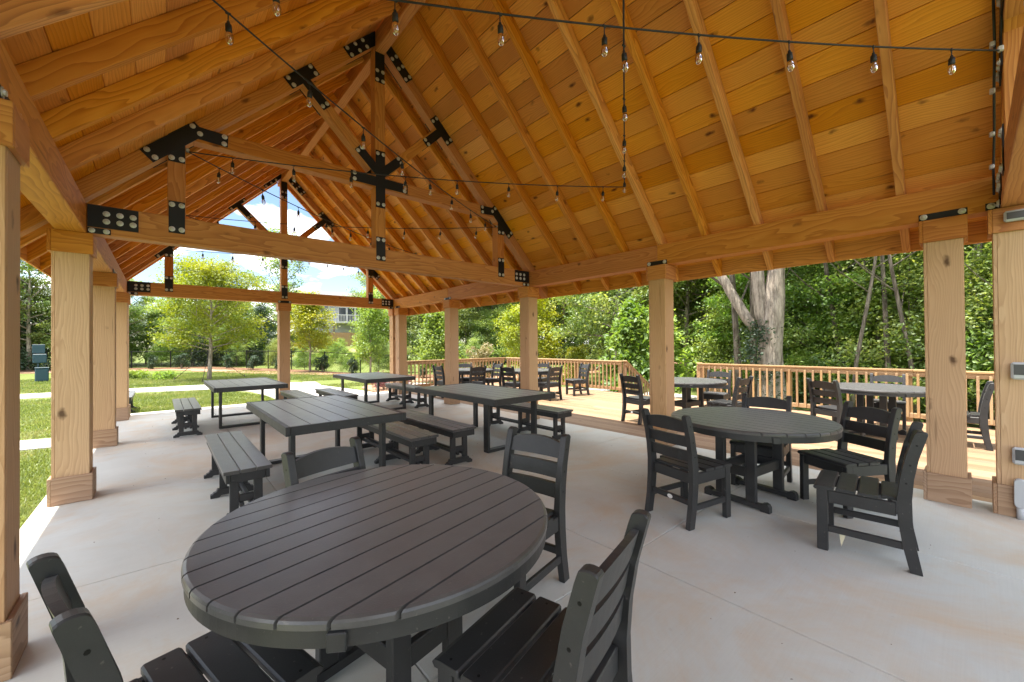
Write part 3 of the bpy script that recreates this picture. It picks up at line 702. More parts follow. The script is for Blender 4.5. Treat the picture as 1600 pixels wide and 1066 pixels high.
# ------------------------------------------------------------------ round tables
def make_round():
    r = empty('round_table'); RR = 0.682; n = 12; pitch = 2 * RR / n; gap = 0.0085; zt = 0.74
    for i in range(n):                                       # slats run along local X
        y0 = -RR + i * pitch + (gap / 2 if i else 0.0); y1 = -RR + (i + 1) * pitch - (gap / 2 if i < n - 1 else 0.0)
        def outline(Rc):
            pts = []; m = 12 if 0 < i < n - 1 else 22
            ya, yb = max(y0, -Rc + 1e-4), min(y1, Rc - 1e-4)
            ts = [ya + (yb - ya) * k / m for k in range(m + 1)]
            pts += [(math.sqrt(max(Rc * Rc - t * t, 0)), t) for t in ts] + [(-math.sqrt(max(Rc * Rc - t * t, 0)), t) for t in ts[::-1]]
            return pts
        lay = [(RR, zt - .028), (RR, zt - .012), (RR - .004, zt - .005), (RR - .013, zt)]
        vs = []; fs = []; k0 = None
        for Rc, z in lay:
            o = outline(Rc); k0 = len(o); vs += [(x, y, z) for x, y in o]
        for j in range(len(lay) - 1):
            for k in range(k0): fs.append((j * k0 + k, j * k0 + (k + 1) % k0, (j + 1) * k0 + (k + 1) % k0, (j + 1) * k0 + k))
        fs.append(tuple(range(k0))[::-1]); fs.append(tuple((len(lay) - 1) * k0 + k for k in range(k0)))
        b = MB(); b.add(vs, fs); b.build('table_slat', POLYTOP, r)
    # rim band below the slats
    b = MB(); m = 112; vs = []; fs = []
    for Rc, z in ((RR - .006, zt - .0285), (RR - .006, zt - .078), (RR - .045, zt - .078), (RR - .045, zt - .0285)):
        vs += [(Rc * math.cos(2 * math.pi * k / m), Rc * math.sin(2 * math.pi * k / m), z) for k in range(m)]
    for j in range(4):
        for k in range(m): fs.append((j * m + k, ((j + 1) % 4) * m + k, ((j + 1) % 4) * m + (k + 1) % m, j * m + (k + 1) % m))
    b.add(vs, fs); b.build('rim_band', POLY, r)
    for (a, hgt_) in ((0.6, .03), (2.3, .03), (3.9, .03), (5.4, .03)):
        c = Vector((math.cos(a), math.sin(a), 0)); M = Matrix.Rotation(a, 3, 'Z')
        MB().box(c * (RR + .0005) + Vector((0, 0, zt - .058)), (0.014, 0.05, 0.05), 0.003, M).build('rim_clip', POLY, r)
    for s in (-1, 1):
        # sled foot with rounded toes, along local X
        pr = [(-.29, 0.0), (-.29, .050), (-.278, .070), (-.255, .078), (-.232, .070), (-.215, .055), (.215, .055), (.232, .070), (.255, .078), (.278, .070), (.29, .050), (.29, 0.0), (.225, 0.0), (.212, .012), (-.212, .012), (-.225, 0.0)]
        MB().prism(pr, 1, 0.055, (0, s * 0.25, 0), 0.004).build('foot', POLY, r)
        for q in (-1, 1): MB().box((q * 0.135, s * 0.25, 0.352), (0.085, 0.042, 0.596), 0.004).build('leg', POLY, r)
        MB().box((0, s * 0.25, 0.30), (0.183, 0.034, 0.085), 0.004).build('stretcher', POLY, r)
        MB().box((0, s * 0.25, 0.681), (1.12, 0.04, 0.058), 0.004).build('cross_arm', POLY, r)
    for q in (-1, 1): MB().box((q * 0.135, 0, 0.30), (0.036, 0.456, 0.085), 0.004).build('stretcher', POLY, r)
    return r
rt0 = make_round(); _f2 = [True]
def rtable(x, y, rot, label, group):
    c = rt0 if _f2[0] else copy_tree(rt0); _f2[0] = False
    c.location = (x, y, 0.0005); c.rotation_euler = (0, 0, R(rot)); tag(c, label, 'table', group)
GR = 'round slatted tables'
rtable(0.728, 1.655, 12, 'large dusty round slatted table nearest the clad corner post', GR)
rtable(4.165, 1.39, 82, 'round dark slatted table on the slab beside the deck', GR)
rtable(7.55, 3.60, 80, 'round dark slatted table on the deck by the stairs', GR)
rtable(8.42, 1.00, 84, 'round dark slatted table on the deck behind the double posts', GR)
rtable(7.72, 8.10, 70, 'round dark slatted table on the deck next to the far corner table', GR)
rtable(6.68, 9.55, 75, 'round dark slatted table in the far corner of the deck', GR)

# ------------------------------------------------------------------ plank tables and benches
def make_ptable():
    r = empty('plank_table'); L, W, zt = 2.13, 1.125, 0.745
    n = 6; inW = W - 0.08; pw = inW / n
    for i in range(n): MB().box((-inW / 2 + pw * (i + .5), 0, zt - .016), (pw - .006, L - 0.078, 0.028), 0.003).build('plank', POLYTOP, r)
    for s in (-1, 1):
        MB().box((s * (W / 2 - .02), 0, zt - .039), (0.038, L, 0.08), 0.004).build('edge_board', POLY, r)
        MB().box((0, s * (L / 2 - .02), zt - .039), (W - 0.08, 0.038, 0.08), 0.004).build('edge_board', POLY, r)
        y = s * (L / 2 - 0.33)
        for q in (-1, 1): MB().box((q * 0.44, y, 0.351), (0.042, 0.095, 0.626), 0.004).build('leg', STEEL2, r)
        MB().box((0, y, 0.021), (0.922, 0.095, 0.038), 0.004).build('floor_bar', STEEL2, r)
        MB().box((0, y, 0.687), (0.922, 0.095, 0.045), 0.004).build('top_bar', STEEL2, r)
    return r
STEEL2 = plain('black_leg_frame', (0.016, 0.017, 0.018), 0.42, bump=0.1, bscale=300)
pt0 = make_ptable(); _f3 = [True]
def ptable(x, y, label):
    c = pt0 if _f3[0] else copy_tree(pt0); _f3[0] = False
    c.location = (x, y, 0.0005); tag(c, label, 'table', 'rectangular plank tables under the roof')
ptable(1.365, 4.96, 'rectangular dark plank table standing nearest the dusty round table')
ptable(3.725, 5.03, 'rectangular dark plank table between the deck posts and the bench pair')
ptable(3.735, 9.28, 'rectangular dark plank table at the far end beside the deck railing')
ptable(1.225, 9.50, 'rectangular dark plank table at the far end beside the lawn')
def make_bench():
    r = empty('bench'); L, W, zt = 1.83, 0.345, 0.455
    for i in range(3): MB().box((-W / 2 + W / 3 * (i + .5), 0, zt - .014), (W / 3 - .005, L, 0.028), 0.004).build('seat_plank', POLYTOP, r)
    for s in (-1, 1):
        MB().box((s * (W / 2 - .035), 0, zt - .0655), (0.03, L - .03, 0.072), 0.003).build('side_apron', POLY, r)
        MB().box((0, s * (L / 2 - .03), zt - .0655), (W - .104, 0.03, 0.072), 0.003).build('end_apron', POLY, r)
    for y in (-0.78, 0.0, 0.78):
        for s in (-1, 1): MB().box((s * 0.085, y, 0.2335), (0.062, 0.040, 0.308), 0.003).build('leg', POLY, r)
        pr = [(-.185, 0), (-.185, .032), (-.168, .036), (-.160, .050), (-.142, .054), (-.130, .079), (.130, .079), (.142, .054), (.160, .050), (.168, .036), (.185, .032), (.185, 0), (.12, 0), (.105, .018), (-.105, .018), (-.12, 0)]
        MB().prism(pr, 1, 0.052, (0, y, 0), 0.003).build('foot', POLY, r)
        MB().box((0, y, 0.19), (0.106, 0.034, 0.06), 0.003).build('tie_piece', POLY, r)
    for s in (-1, 1): MB().box((s * 0.034, s * 0.0, 0.142), (0.03, 1.66, 0.034), 0.003).build('stretcher', POLY, r)
    return r
bn0 = make_bench(); _f4 = [True]
def bench(x, y, label, rz=0.0):
    c = bn0 if _f4[0] else copy_tree(bn0); _f4[0] = False
    c.location = (x, y, 0.0005); c.rotation_euler = (0, 0, R(rz)); tag(c, label, 'bench', 'dark benches at the plank tables'); return c
bench(0.535, 4.80, 'dark slatted bench on the lawn side of the plank table nearest the round table')
bench(2.155, 4.83, 'dark slatted bench on the deck side of the plank table nearest the round table')
bench(2.72, 4.90, 'dark slatted bench on the lawn side of the plank table by the deck posts')
bench(4.515, 4.89, 'dark slatted bench on the deck side of the plank table by the deck posts')
bench(0.325, 9.17, 'dark slatted bench standing alone towards the lawn, beside the clad posts')
bench(2.16, 9.28, 'dark slatted bench between the two far plank tables, on the lawn side')
bench(2.84, 9.10, 'dark slatted bench between the two far plank tables, on the deck side')
bench(4.56, 9.20, 'dark slatted bench between the far plank table and the deck posts')
bench(-0.66, 13.15, 'dark bench just outside the slab behind the last clad post').location.z = hz(-0.66, 13.15)

# ------------------------------------------------------------------ grit and leaf bits on the slab
gb_ = MB()
for k in range(260):
    x, y = random.uniform(-0.4, 5.3), random.uniform(0.2, 11.5); r_ = random.uniform(.003, .009); a = random.random() * 6
    gb_.add([(x + r_ * math.cos(a), y + r_ * math.sin(a), .001), (x - .5 * r_ * math.sin(a), y + .5 * r_ * math.cos(a), .003 + r_ * .4), (x - r_ * math.cos(a), y - r_ * math.sin(a), .001), (x + .5 * r_ * math.sin(a), y - .5 * r_ * math.cos(a), .0012)], [(0, 1, 2), (0, 2, 3), (0, 3, 1), (1, 3, 2)])
tag(gb_.build('floor_grit', plain('dry_leaf_bits', (.12, .075, .045), .9)), 'scattered grit and dry leaf bits on the concrete slab', 'grit', kind='stuff')

# ------------------------------------------------------------------ string lights
GLASS, gnt, gb = nodes_mat('clear_bulb_glass')
gb.inputs['Roughness'].default_value = 0.03; gb.inputs['Base Color'].default_value = (1, 0.97, 0.92, 1)
gtr = gnt.nodes.new('ShaderNodeBsdfTransparent'); gtr.inputs[0].default_value = (0.97, 0.95, 0.92, 1); gmx = gnt.nodes.new('ShaderNodeMixShader'); fr = N(gnt, 'ShaderNodeFresnel', IOR=1.5)
ggl = gnt.nodes.new('ShaderNodeBsdfGlossy'); ggl.inputs['Roughness'].default_value = 0.04
fa = math_n(gnt, 'ADD', math_n(gnt, 'MULTIPLY', fr.outputs[0], 1.1), 0.10, True)
gnt.links.new(fa, gmx.inputs[0]); gnt.links.new(gtr.outputs[0], gmx.inputs[1]); gnt.links.new(ggl.outputs[0], gmx.inputs[2])
gnt.links.new(gmx.outputs[0], gnt.nodes['Material Output'].inputs[0])
sock_me = MB().lathe([(0.0, 0.0), (0.008, 0.0), (0.009, -0.012), (0.017, -0.020), (0.018, -0.058), (0.0155, -0.064), (0.0, -0.064)], 12).mesh('socket', CORD, True)
bulb_me = MB().lathe([(0.0, -0.062), (0.012, -0.064), (0.0185, -0.074), (0.0225, -0.092), (0.0215, -0.112), (0.016, -0.127), (0.008, -0.134), (0.0, -0.136)], 14).mesh('bulb', GLASS, True)
fil_me = MB().tube([(0.007, 0, -.064), (0.006, 0.002, -.112), (0.0, -.002, -.118), (-.006, 0.002, -.112), (-.007, 0, -.064)], 0.0019, 5).lathe([(0.0, -.062), (0.011, -.062), (0.011, -.071), (0.0, -.073)], 8).mesh('filament', BRASS)
def strand(p0, p1, sag, label, t0=0.3, sp=0.62):
    p0, p1 = Vector(p0), Vector(p1); L = (p1 - p0).length
    e = empty('string_light', p0); tag(e, label, 'string lights')
    P = lambda t: (p1 - p0) * t + Vector((0, 0, -sag * 4 * t * (1 - t)))
    MB().tube([P(k / 28) for k in range(29)], 0.0058, 6).build('cord', CORD, e, smooth=True)
    for q in (0, 1): MB().box(P(q) + Vector((0, 0, .012)), (0.03, 0.03, 0.04), 0.006).build('hook', ZINC, e)
    d = t0
    while d < L - 0.12:
        q = P(d / L); dr = 0.045 + random.uniform(-.01, .015)
        tl = Euler((random.uniform(-.09, .09), random.uniform(-.09, .09), random.random() * 6)).to_matrix().to_4x4()
        b = MB().tube([(0, 0, 0.004), (0, 0, -dr - .004)], 0.0035, 5).box((0, 0, -.002), (0.03, 0.012, 0.014), .003).build('drop_lead', CORD, e, T(q))
        s_ = link('socket', sock_me, e, T(q + Vector((0, 0, -dr))) @ tl); link('bulb', bulb_me, s_); link('filament', fil_me, s_)
        d += sp * random.uniform(.96, 1.04)
Z1 = [(-0.22, -0.155, 3.40), (4.58, 2.98, 3.50), (0.215, 5.552, 3.56), (4.50, 8.56, 3.58), (0.20, 11.525, 3.60)]
Z2 = [(4.52, -0.155, 3.52), (0.05, 2.76, 3.47), (4.50, 5.552, 3.54), (0.30, 8.66, 3.66), (4.49, 11.525, 3.62)]
lab1 = ['string of clear bulbs from the near truss to a rafter above the deck posts', 'string of clear bulbs from a deck side rafter to the middle truss lawn side strut',
        'string of clear bulbs running from the middle truss lawn side strut to rafters beyond', 'string of clear bulbs ending at the far gable truss lawn side strut']
lab2 = ['string of clear bulbs starting at the cable beside the double posts', 'string of clear bulbs from lawn side rafters to the middle truss deck side strut',
        'string of clear bulbs from the middle truss deck side strut to far lawn side rafters', 'string of clear bulbs ending at the far gable truss deck side strut']
for Z, lb in ((Z1, lab1), (Z2, lab2)):
    for k in range(4): strand(Z[k], Z[k + 1], (0.10, 0.09, 0.10, 0.10)[k], lb[k], (0.42, 0.30, 0.36, 0.3)[k])

# ------------------------------------------------------------------ vegetation
def leaf_mat(name, stops, trans=0.42, hue=0.012, rough=0.5):
    m = bpy.data.materials.new(name); m.use_nodes = True; nt = m.node_tree; nt.nodes.clear()
    o = nt.nodes.new('ShaderNodeOutputMaterial'); g = nt.nodes.new('ShaderNodeNewGeometry'); oi = nt.nodes.new('ShaderNodeObjectInfo')
    pn = N(nt, 'ShaderNodeTexNoise', Scale=0.9, Detail=3.0); nt.links.new(g.outputs['Position'], pn.inputs['Vector'])
    fz = math_n(nt, 'ADD', math_n(nt, 'MULTIPLY', g.outputs['Random Per Island'], 0.55), math_n(nt, 'SUBTRACT', math_n(nt, 'MULTIPLY', pn.outputs['Fac'], 2.4), 0.95), True)
    r = ramp(nt, fz, stops)
    h = nt.nodes.new('ShaderNodeHueSaturation'); nt.links.new(r.outputs[0], h.inputs['Color'])
    nt.links.new(math_n(nt, 'ADD', math_n(nt, 'MULTIPLY', oi.outputs['Random'], 2 * hue), 0.5 - hue), h.inputs['Hue'])
    v = math_n(nt, 'FRACT', math_n(nt, 'MULTIPLY', oi.outputs['Random'], 29.0))
    nt.links.new(math_n(nt, 'ADD', math_n(nt, 'MULTIPLY', v, 0.4), 0.8), h.inputs['Value'])
    d = nt.nodes.new('ShaderNodeBsdfDiffuse'); t = nt.nodes.new('ShaderNodeBsdfTranslucent'); gl = nt.nodes.new('ShaderNodeBsdfGlossy')
    gl.inputs['Roughness'].default_value = rough; gl.inputs['Color'].default_value = (0.9, 0.95, 1.0, 1)
    h2 = nt.nodes.new('ShaderNodeHueSaturation'); h2.inputs['Hue'].default_value = 0.487; h2.inputs['Saturation'].default_value = 1.12; h2.inputs['Value'].default_value = 1.35
    nt.links.new(h.outputs[0], h2.inputs['Color'])
    nt.links.new(h.outputs[0], d.inputs[0]); nt.links.new(h2.outputs[0], t.inputs[0])
    m1 = nt.nodes.new('ShaderNodeMixShader'); m1.inputs[0].default_value = trans; nt.links.new(d.outputs[0], m1.inputs[1]); nt.links.new(t.outputs[0], m1.inputs[2])
    m2 = nt.nodes.new('ShaderNodeMixShader'); m2.inputs[0].default_value = 0.04; nt.links.new(m1.outputs[0], m2.inputs[1]); nt.links.new(gl.outputs[0], m2.inputs[2])
    nt.links.new(m2.outputs[0], o.inputs[0]); return m
L_WOOD = leaf_mat('leaf_forest', [(0.0, (0.085, 0.150, 0.034)), (0.5, (0.175, 0.255, 0.056)), (1.0, (0.33, 0.39, 0.095))], 0.5)
L_DARK = leaf_mat('leaf_dark_evergreen', [(0.0, (0.026, 0.052, 0.020)), (0.6, (0.045, 0.082, 0.032)), (1.0, (0.075, 0.115, 0.05))], 0.3)
L_PINE = leaf_mat('leaf_pine', [(0.0, (0.06, 0.10, 0.035)), (0.5, (0.10, 0.15, 0.055)), (1.0, (0.16, 0.21, 0.09))], 0.3)
L_LIME = leaf_mat('leaf_lime', [(0.0, (0.165, 0.225, 0.012)), (0.5, (0.265, 0.315, 0.020)), (1.0, (0.38, 0.395, 0.035))], 0.42)
L_BRIGHT = leaf_mat('leaf_bright', [(0.0, (0.115, 0.20, 0.030)), (0.5, (0.19, 0.29, 0.050)), (1.0, (0.30, 0.40, 0.085))], 0.5)
L_TAN = leaf_mat('leaf_tan', [(0.0, (0.12, 0.13, 0.04)), (0.5, (0.22, 0.19, 0.075)), (1.0, (0.32, 0.27, 0.13))], 0.35)
L_RED = leaf_mat('leaf_red', [(0.0, (0.12, 0.035, 0.04)), (0.5, (0.20, 0.075, 0.075)), (1.0, (0.16, 0.14, 0.07))], 0.35)
def bark(name, a, b_):
    m, nt, b = nodes_mat(name); tcn = nt.nodes.new('ShaderNodeTexCoord')
    mp = nt.nodes.new('ShaderNodeMapping'); mp.inputs['Scale'].default_value = (9, 9, 1.6); nt.links.new(tcn.outputs['Object'], mp.inputs[0])
    n = N(nt, 'ShaderNodeTexNoise', Scale=1.5, Detail=8.0, Roughness=0.68); nt.links.new(mp.outputs[0], n.inputs['Vector'])
    r = ramp(nt, n.outputs['Fac'], [(0.36, a), (0.62, b_)]); nt.links.new(r.outputs[0], b.inputs['Base Color'])
    b.inputs['Roughness'].default_value = 0.92; b.inputs['Specular IOR Level'].default_value = 0.1
    bp = N(nt, 'ShaderNodeBump', Strength=1.0, Distance=0.03); nt.links.new(n.outputs['Fac'], bp.inputs['Height']); nt.links.new(bp.outputs[0], b.inputs['Normal'])
    return m
BARK = bark('grey_brown_bark', (0.07, 0.055, 0.042), (0.22, 0.19, 0.155)); BARKP = bark('pale_bark', (0.13, 0.105, 0.085), (0.40, 0.345, 0.285)); BARKR = bark('pine_bark', (0.08, 0.05, 0.038), (0.24, 0.17, 0.125))

def leaf_mesh(name, C, size, mat, up=0.35, aspect=0.55, outward=None, wsize=0.35):
    n = len(C); C = np.asarray(C, float)
    nr = rng.normal(size=(n, 3)); nr /= np.linalg.norm(nr, axis=1)[:, None]
    nr[:, 2] = np.abs(nr[:, 2]); nr[:, 2] += up * 0.8
    if outward is not None: nr += 0.22 * outward
    nr /= np.linalg.norm(nr, axis=1)[:, None]
    a = rng.normal(size=(n, 3)); a -= nr * (a * nr).sum(1)[:, None]; a /= np.linalg.norm(a, axis=1)[:, None]
    b = np.cross(nr, a); s = size * (1 - wsize + 2 * wsize * rng.random(n))[:, None]
    a *= s; b *= s * aspect
    V = np.empty((n, 4, 3)); fold = nr * s * 0.10
    V[:, 0] = C - a * 0.5; V[:, 1] = C + b * 0.5 + fold - a * 0.05; V[:, 2] = C + a * 0.5 - fold * 0.6; V[:, 3] = C - b * 0.5 + fold - a * 0.05
    F = np.arange(n * 4).reshape(n, 4); tri = np.concatenate([F[:, [0, 1, 2]], F[:, [0, 2, 3]]], 1).reshape(-1, 3)
    me = bpy.data.meshes.new(name); me.vertices.add(n * 4); me.vertices.foreach_set('co', V.ravel())
    me.loops.add(len(tri) * 3); me.loops.foreach_set('vertex_index', tri.ravel().astype(np.int32))
    me.polygons.add(len(tri)); me.polygons.foreach_set('loop_start', np.arange(0, len(tri) * 3, 3, dtype=np.int32)); me.polygons.foreach_set('loop_total', np.full(len(tri), 3, np.int32))
    me.materials.append(mat); me.update(calc_edges=True); return me

def grow_tree(H, h0, rx, nl, nleaf, lsize, mat, bmat, r0=0.12, clump=0.32, elev=(0.9, 0.25), subs=4, prof=None, aspect=0.55, up=0.35, lean=0.25, name='tree', flat=0.75, twig=0.5):
    """trunk + limbs + sub-branches, leaves in clumps along the outer branches"""
    mb = MB(); pts = []; wts = []
    prof = prof or (lambda t: math.sin(math.pi * min(1, 0.18 + 0.80 * t)) ** 0.7)
    top = Vector((random.uniform(-lean, lean), random.uniform(-lean, lean), H * 0.93))
    path = [Vector((0, 0, -0.3))] + [top * t + Vector((random.uniform(-.04, .04) * H * .2, random.uniform(-.04, .04) * H * .2, 0)) for t in (0.12, 0.3, 0.5, 0.7, 0.88, 1.0)]
    mb.tube(path, [r0 * 1.25, r0, r0 * .85, r0 * .62, r0 * .42, r0 * .22, r0 * .07], 9)
    def at(z):
        for a, b in zip(path[:-1], path[1:]):
            if a.z <= z <= b.z: return a.lerp(b, (z - a.z) / (b.z - a.z))
        return path[-1]
    az = random.random() * 6
    for i in range(nl):
        t = (i + 0.5) / nl; z = h0 + (H * 0.90 - h0) * t; p = at(z); az += 2.4 + random.uniform(-.35, .35)
        L = rx * prof(t) * random.uniform(0.8, 1.12); el = elev[1] + (elev[0] - elev[1]) * t + random.uniform(-.15, .15)
        d = Vector((math.cos(az) * math.cos(el), math.sin(az) * math.cos(el), math.sin(el)))
        q = [p]; cur = d.copy()
        for k in range(4):
            cur = (cur + Vector((random.uniform(-.16, .16), random.uniform(-.16, .16), random.uniform(-.10, .13)))).normalized(); q.append(q[-1] + cur * L / 4)
        rr = max(0.010, r0 * 0.42 * (1 - 0.6 * t)); mb.tube(q, [rr, rr * .8, rr * .6, rr * .4, rr * .15], 5, False)
        for sidx in range(subs):
            f = 0.35 + 0.65 * (sidx + random.random() * .8) / subs; j = min(3, int(f * 4)); bp = q[j].lerp(q[j + 1], min(1, f * 4 - j))
            sd = (cur + Vector((random.gauss(0, .7), random.gauss(0, .7), random.gauss(0.1, .35)))).normalized(); sl = L * twig * random.uniform(.55, 1.1) * (1.15 - f * .4)
            e1 = bp + sd * sl * .5 + Vector((0, 0, random.uniform(-.03, .05) * L)); e2 = e1 + (sd + Vector((0, 0, random.uniform(-.3, .2)))).normalized() * sl * .5
            mb.tube([bp, e1, e2], [rr * .4, rr * .28, rr * .08], 4, False)
            for w, pp in ((.35, bp.lerp(e1, .5)), (.7, e1), (1.0, e1.lerp(e2, .5)), (1.0, e2)): pts.append(pp); wts.append(w * sl)
    P = np.array([tuple(p) for p in pts]); w = np.array(wts); w /= w.sum()
    idx = rng.choice(len(P), nleaf, p=w); sc = clump * (0.6 + 0.8 * rng.random(len(P)))[idx][:, None]
    C = P[idx] + rng.normal(size=(nleaf, 3)) * sc * np.array([1, 1, flat])
    C = C[C[:, 2] > 0.05]
    cen = np.array([0, 0, h0 + (H - h0) * .45]); ow = C - cen; ow /= (np.linalg.norm(ow, axis=1)[:, None] + 1e-6)
    return mb.mesh('trunk', bmat, True), leaf_mesh('crown', C, lsize, mat, up, aspect, ow)
def shrub_mesh(rx, h, n, ls, mat, lumps=14, aspect=0.5, cone=0.0):
    C = []
    for k in range(lumps):
        a = random.random() * 6.28; u = random.random(); rr = rx * math.sqrt(random.random()) * 0.72 * (1 - cone * u); C.append((rr * math.cos(a), rr * math.sin(a), h * (0.16 + 0.62 * u), rx * random.uniform(.26, .42) * (1 - .5 * cone * u)))
    C = np.array(C); idx = rng.integers(0, lumps, n); d = rng.normal(size=(n, 3)); d /= np.linalg.norm(d, axis=1)[:, None]
    P = C[idx, :3] + d * C[idx, 3:4] * (0.55 + 0.55 * rng.random(n) ** .5)[:, None]; P[:, 2] = np.abs(P[:, 2]) + .02
    m = MB()
    for k in range(7):
        a = random.random() * 6.28; m.tube([(0, 0, -.1), (.2 * rx * math.cos(a), .2 * rx * math.sin(a), h * .35), (.5 * rx * math.cos(a), .5 * rx * math.sin(a), h * .7)], [.02, .014, .006], 5, False)
    return m.mesh('stem', BARK), leaf_mesh('foliage', P, ls, mat, .25, aspect, d)
def put(kind, meshes, x, y, label, cat, group=None, s=1.0, rz=None, z=None, names=('trunk', 'crown')):
    e = empty(kind, (x, y, hz(x, y) if z is None else z), random.random() * 6.28 if rz is None else rz); e.scale = (s, s, s * random.uniform(.95, 1.06))
    tag(e, label, cat, group)
    for nm, me in zip(names, meshes): link(nm, me, e)
    return e
# staked young tree and its companions on the lawn
vase = lambda t: (0.55 + 0.75 * t) if t < 0.45 else max(0.22, 0.89 - 0.95 * (t - 0.45))
lime1 = grow_tree(5.3, 1.25, 2.75, 34, 26000, 0.105, L_LIME, BARKP, 0.085, 0.24, (1.0, 0.22), 5, vase, lean=.1, flat=.55)
lime2 = grow_tree(4.6, 1.1, 1.75, 24, 10000, 0.12, L_LIME, BARKP, 0.06, 0.22, (1.2, 0.5), 4, vase, lean=.1, flat=.7)
lime3 = grow_tree(4.8, 0.6, 1.5, 26, 9000, 0.12, L_BRIGHT, BARKP, 0.055, 0.22, (1.25, 0.6), 4, vase, lean=.1, flat=.8)
put('young_tree', lime1, 1.66, 23.4, 'broad lime green young tree on the lawn, staked with guy wires', 'tree', rz=0.4)
put('young_tree', lime2, 6.75, 26.2, 'lime green young tree in the mulch bed between dark holly shrubs', 'tree', s=1.0)
put('young_tree', lime3, 9.1, 22.9, 'light green multi stemmed young tree in front of the pale house', 'tree', s=0.98)
gw = empty('tree_guy_wires', (1.66, 23.4, -0.1)); tag(gw, 'thin dark guy wires and ground stakes holding the young tree', 'guy wires')
for a in (0.35, 2.45, 4.5):
    c, s_ = math.cos(a), math.sin(a)
    MB().tube([(0, 0, 1.35), (1.55 * c, 1.55 * s_, 0.06)], 0.011, 5).build('wire', CORD, gw); MB().tube([(1.55 * c, 1.55 * s_, 0.16), (1.62 * c, 1.62 * s_, -0.1)], 0.022, 6).build('stake', BARK, gw)
put('young_tree', grow_tree(3.9, 0.35, 1.25, 26, 8000, 0.15, L_BRIGHT, BARK, 0.05, 0.20, (1.25, 0.5), 4, lambda t: 1.1 - .75 * t, lean=.05), 11.2, 19.0, 'bright green conical young tree behind the end railing', 'tree')
put('young_tree', lime2, 15.1, 16.6, 'yellow green young tree just beyond the middle roof post', 'tree', s=.85, rz=2.0)
put('young_tree', grow_tree(5.6, 0.5, 1.7, 30, 9000, 0.13, L_LIME, BARKP, 0.06, 0.26, (1.2, 0.5), 4, lambda t: 1.0 - .55 * t, lean=.05), 17.0, 17.2, 'tall yellow green young tree before the dark pines', 'tree')
put('shrub', shrub_mesh(1.05, 2.3, 5200, 0.12, L_LIME, 20, cone=.45), 17.0, 14.2, 'rounded yellow green bush behind the long railing', 'shrub', names=('stem', 'foliage'))
put('shrub', shrub_mesh(0.95, 2.4, 3600, 0.13, L_TAN, 20, cone=.2), 13.1, 17.9, 'tan and olive leaved magnolia bush behind the corner table', 'shrub', names=('stem', 'foliage'))
put('young_tree', grow_tree(3.6, 0.3, 1.15, 20, 3600, 0.20, L_BRIGHT, BARK, 0.05, 0.17, (1.1, 0.35), 4, lambda t: 1.05 - .6 * t, lean=.1), 12.75, 8.15, 'bright broad leaved young tree by the stair railing', 'tree')
put('young_tree', grow_tree(3.0, 0.2, 1.1, 16, 2600, 0.18, L_BRIGHT, BARK, 0.04, 0.17, (1.1, 0.35), 4, lambda t: 1.05 - .6 * t, lean=.1), 14.1, 7.6, 'bright broad leaved sapling beside the one at the stair railing', 'tree')
dk = shrub_mesh(0.55, 1.25, 2200, 0.085, L_DARK, 16, cone=.35); dk2 = shrub_mesh(0.5, 1.3, 2000, 0.085, L_DARK, 16, cone=.5)
for i, (x, y) in enumerate([(-4.6, 38.6), (-2.4, 37.9), (-0.45, 37.1), (1.05, 36.4), (3.4, 34.0), (4.5, 30.9), (5.6, 28.4), (7.15, 25.2), (8.3, 23.6), (-7.6, 39.8), (11.5, 21.0)]):
    put('holly_shrub', dk if i % 2 else dk2, x, y, 'small dark round holly shrub in the mulch bed along the fence', 'shrub', 'holly shrubs along the fence', s=random.uniform(.85, 1.1), names=('stem', 'foliage'))
jn = shrub_mesh(0.62, 0.42, 520, 0.20, L_BRIGHT, 12, 0.16)
for (x, y) in ((-1.0, 27.2), (0.15, 25.4)): put('juniper', jn, x, y, 'low spreading yellow green juniper on the lawn', 'shrub', 'junipers on the lawn', names=('stem', 'foliage'))
rd = shrub_mesh(0.55, 0.6, 1500, 0.06, L_RED, 14)
for (x, y, s) in ((5.75, 13.2, 1.0), (6.5, 13.6, .9), (6.1, 14.3, .8)): put('red_shrub', rd, x, y, 'low reddish shrub in the bed beyond the end post', 'shrub', 'reddish shrubs beyond the end post', s=s, names=('stem', 'foliage'))
# woods
round_ = lambda t: math.sin(math.pi * min(1, 0.22 + 0.74 * t)) ** 0.6
FV = [grow_tree(9.5, 2.0, 3.3, 30, 24000, 0.15, L_WOOD, BARKP, 0.15, 0.33, (1.0, 0.1), 5, round_, flat=.38),
      grow_tree(11.5, 2.8, 3.6, 32, 24000, 0.165, L_WOOD, BARK, 0.17, 0.36, (1.0, 0.1), 5, round_, flat=.42),
      grow_tree(8.0, 1.2, 3.0, 28, 22000, 0.14, L_BRIGHT, BARKP, 0.11, 0.30, (1.0, 0.15), 5, round_, flat=.38)]
UV = [grow_tree(4.2, 0.25, 2.1, 24, 14000, 0.105, L_WOOD, BARK, 0.06, 0.24, (1.1, 0.15), 5, lambda t: 1.0 - .45 * t),
      grow_tree(3.6, 0.2, 2.0, 24, 14000, 0.105, L_BRIGHT, BARK, 0.05, 0.24, (1.1, 0.15), 5, lambda t: 1.0 - .45 * t)]
def pine(H, h0, seed): return grow_tree(H, h0, 2.6, 26, 9000, 0.42, L_PINE, BARKR, 0.20, 0.36, (0.6, 0.05), 4, lambda t: 1.05 - .75 * t, aspect=0.16, up=.15, lean=.5, flat=.5)
PV = [pine(17, 8.5, 1), pine(15, 5.5, 2)]
EV = [grow_tree(8.5, 0.3, 2.4, 40, 20000, 0.15, L_DARK, BARK, 0.15, 0.36, (0.9, 0.0), 4, lambda t: 1.12 - .85 * t, lean=.1)]
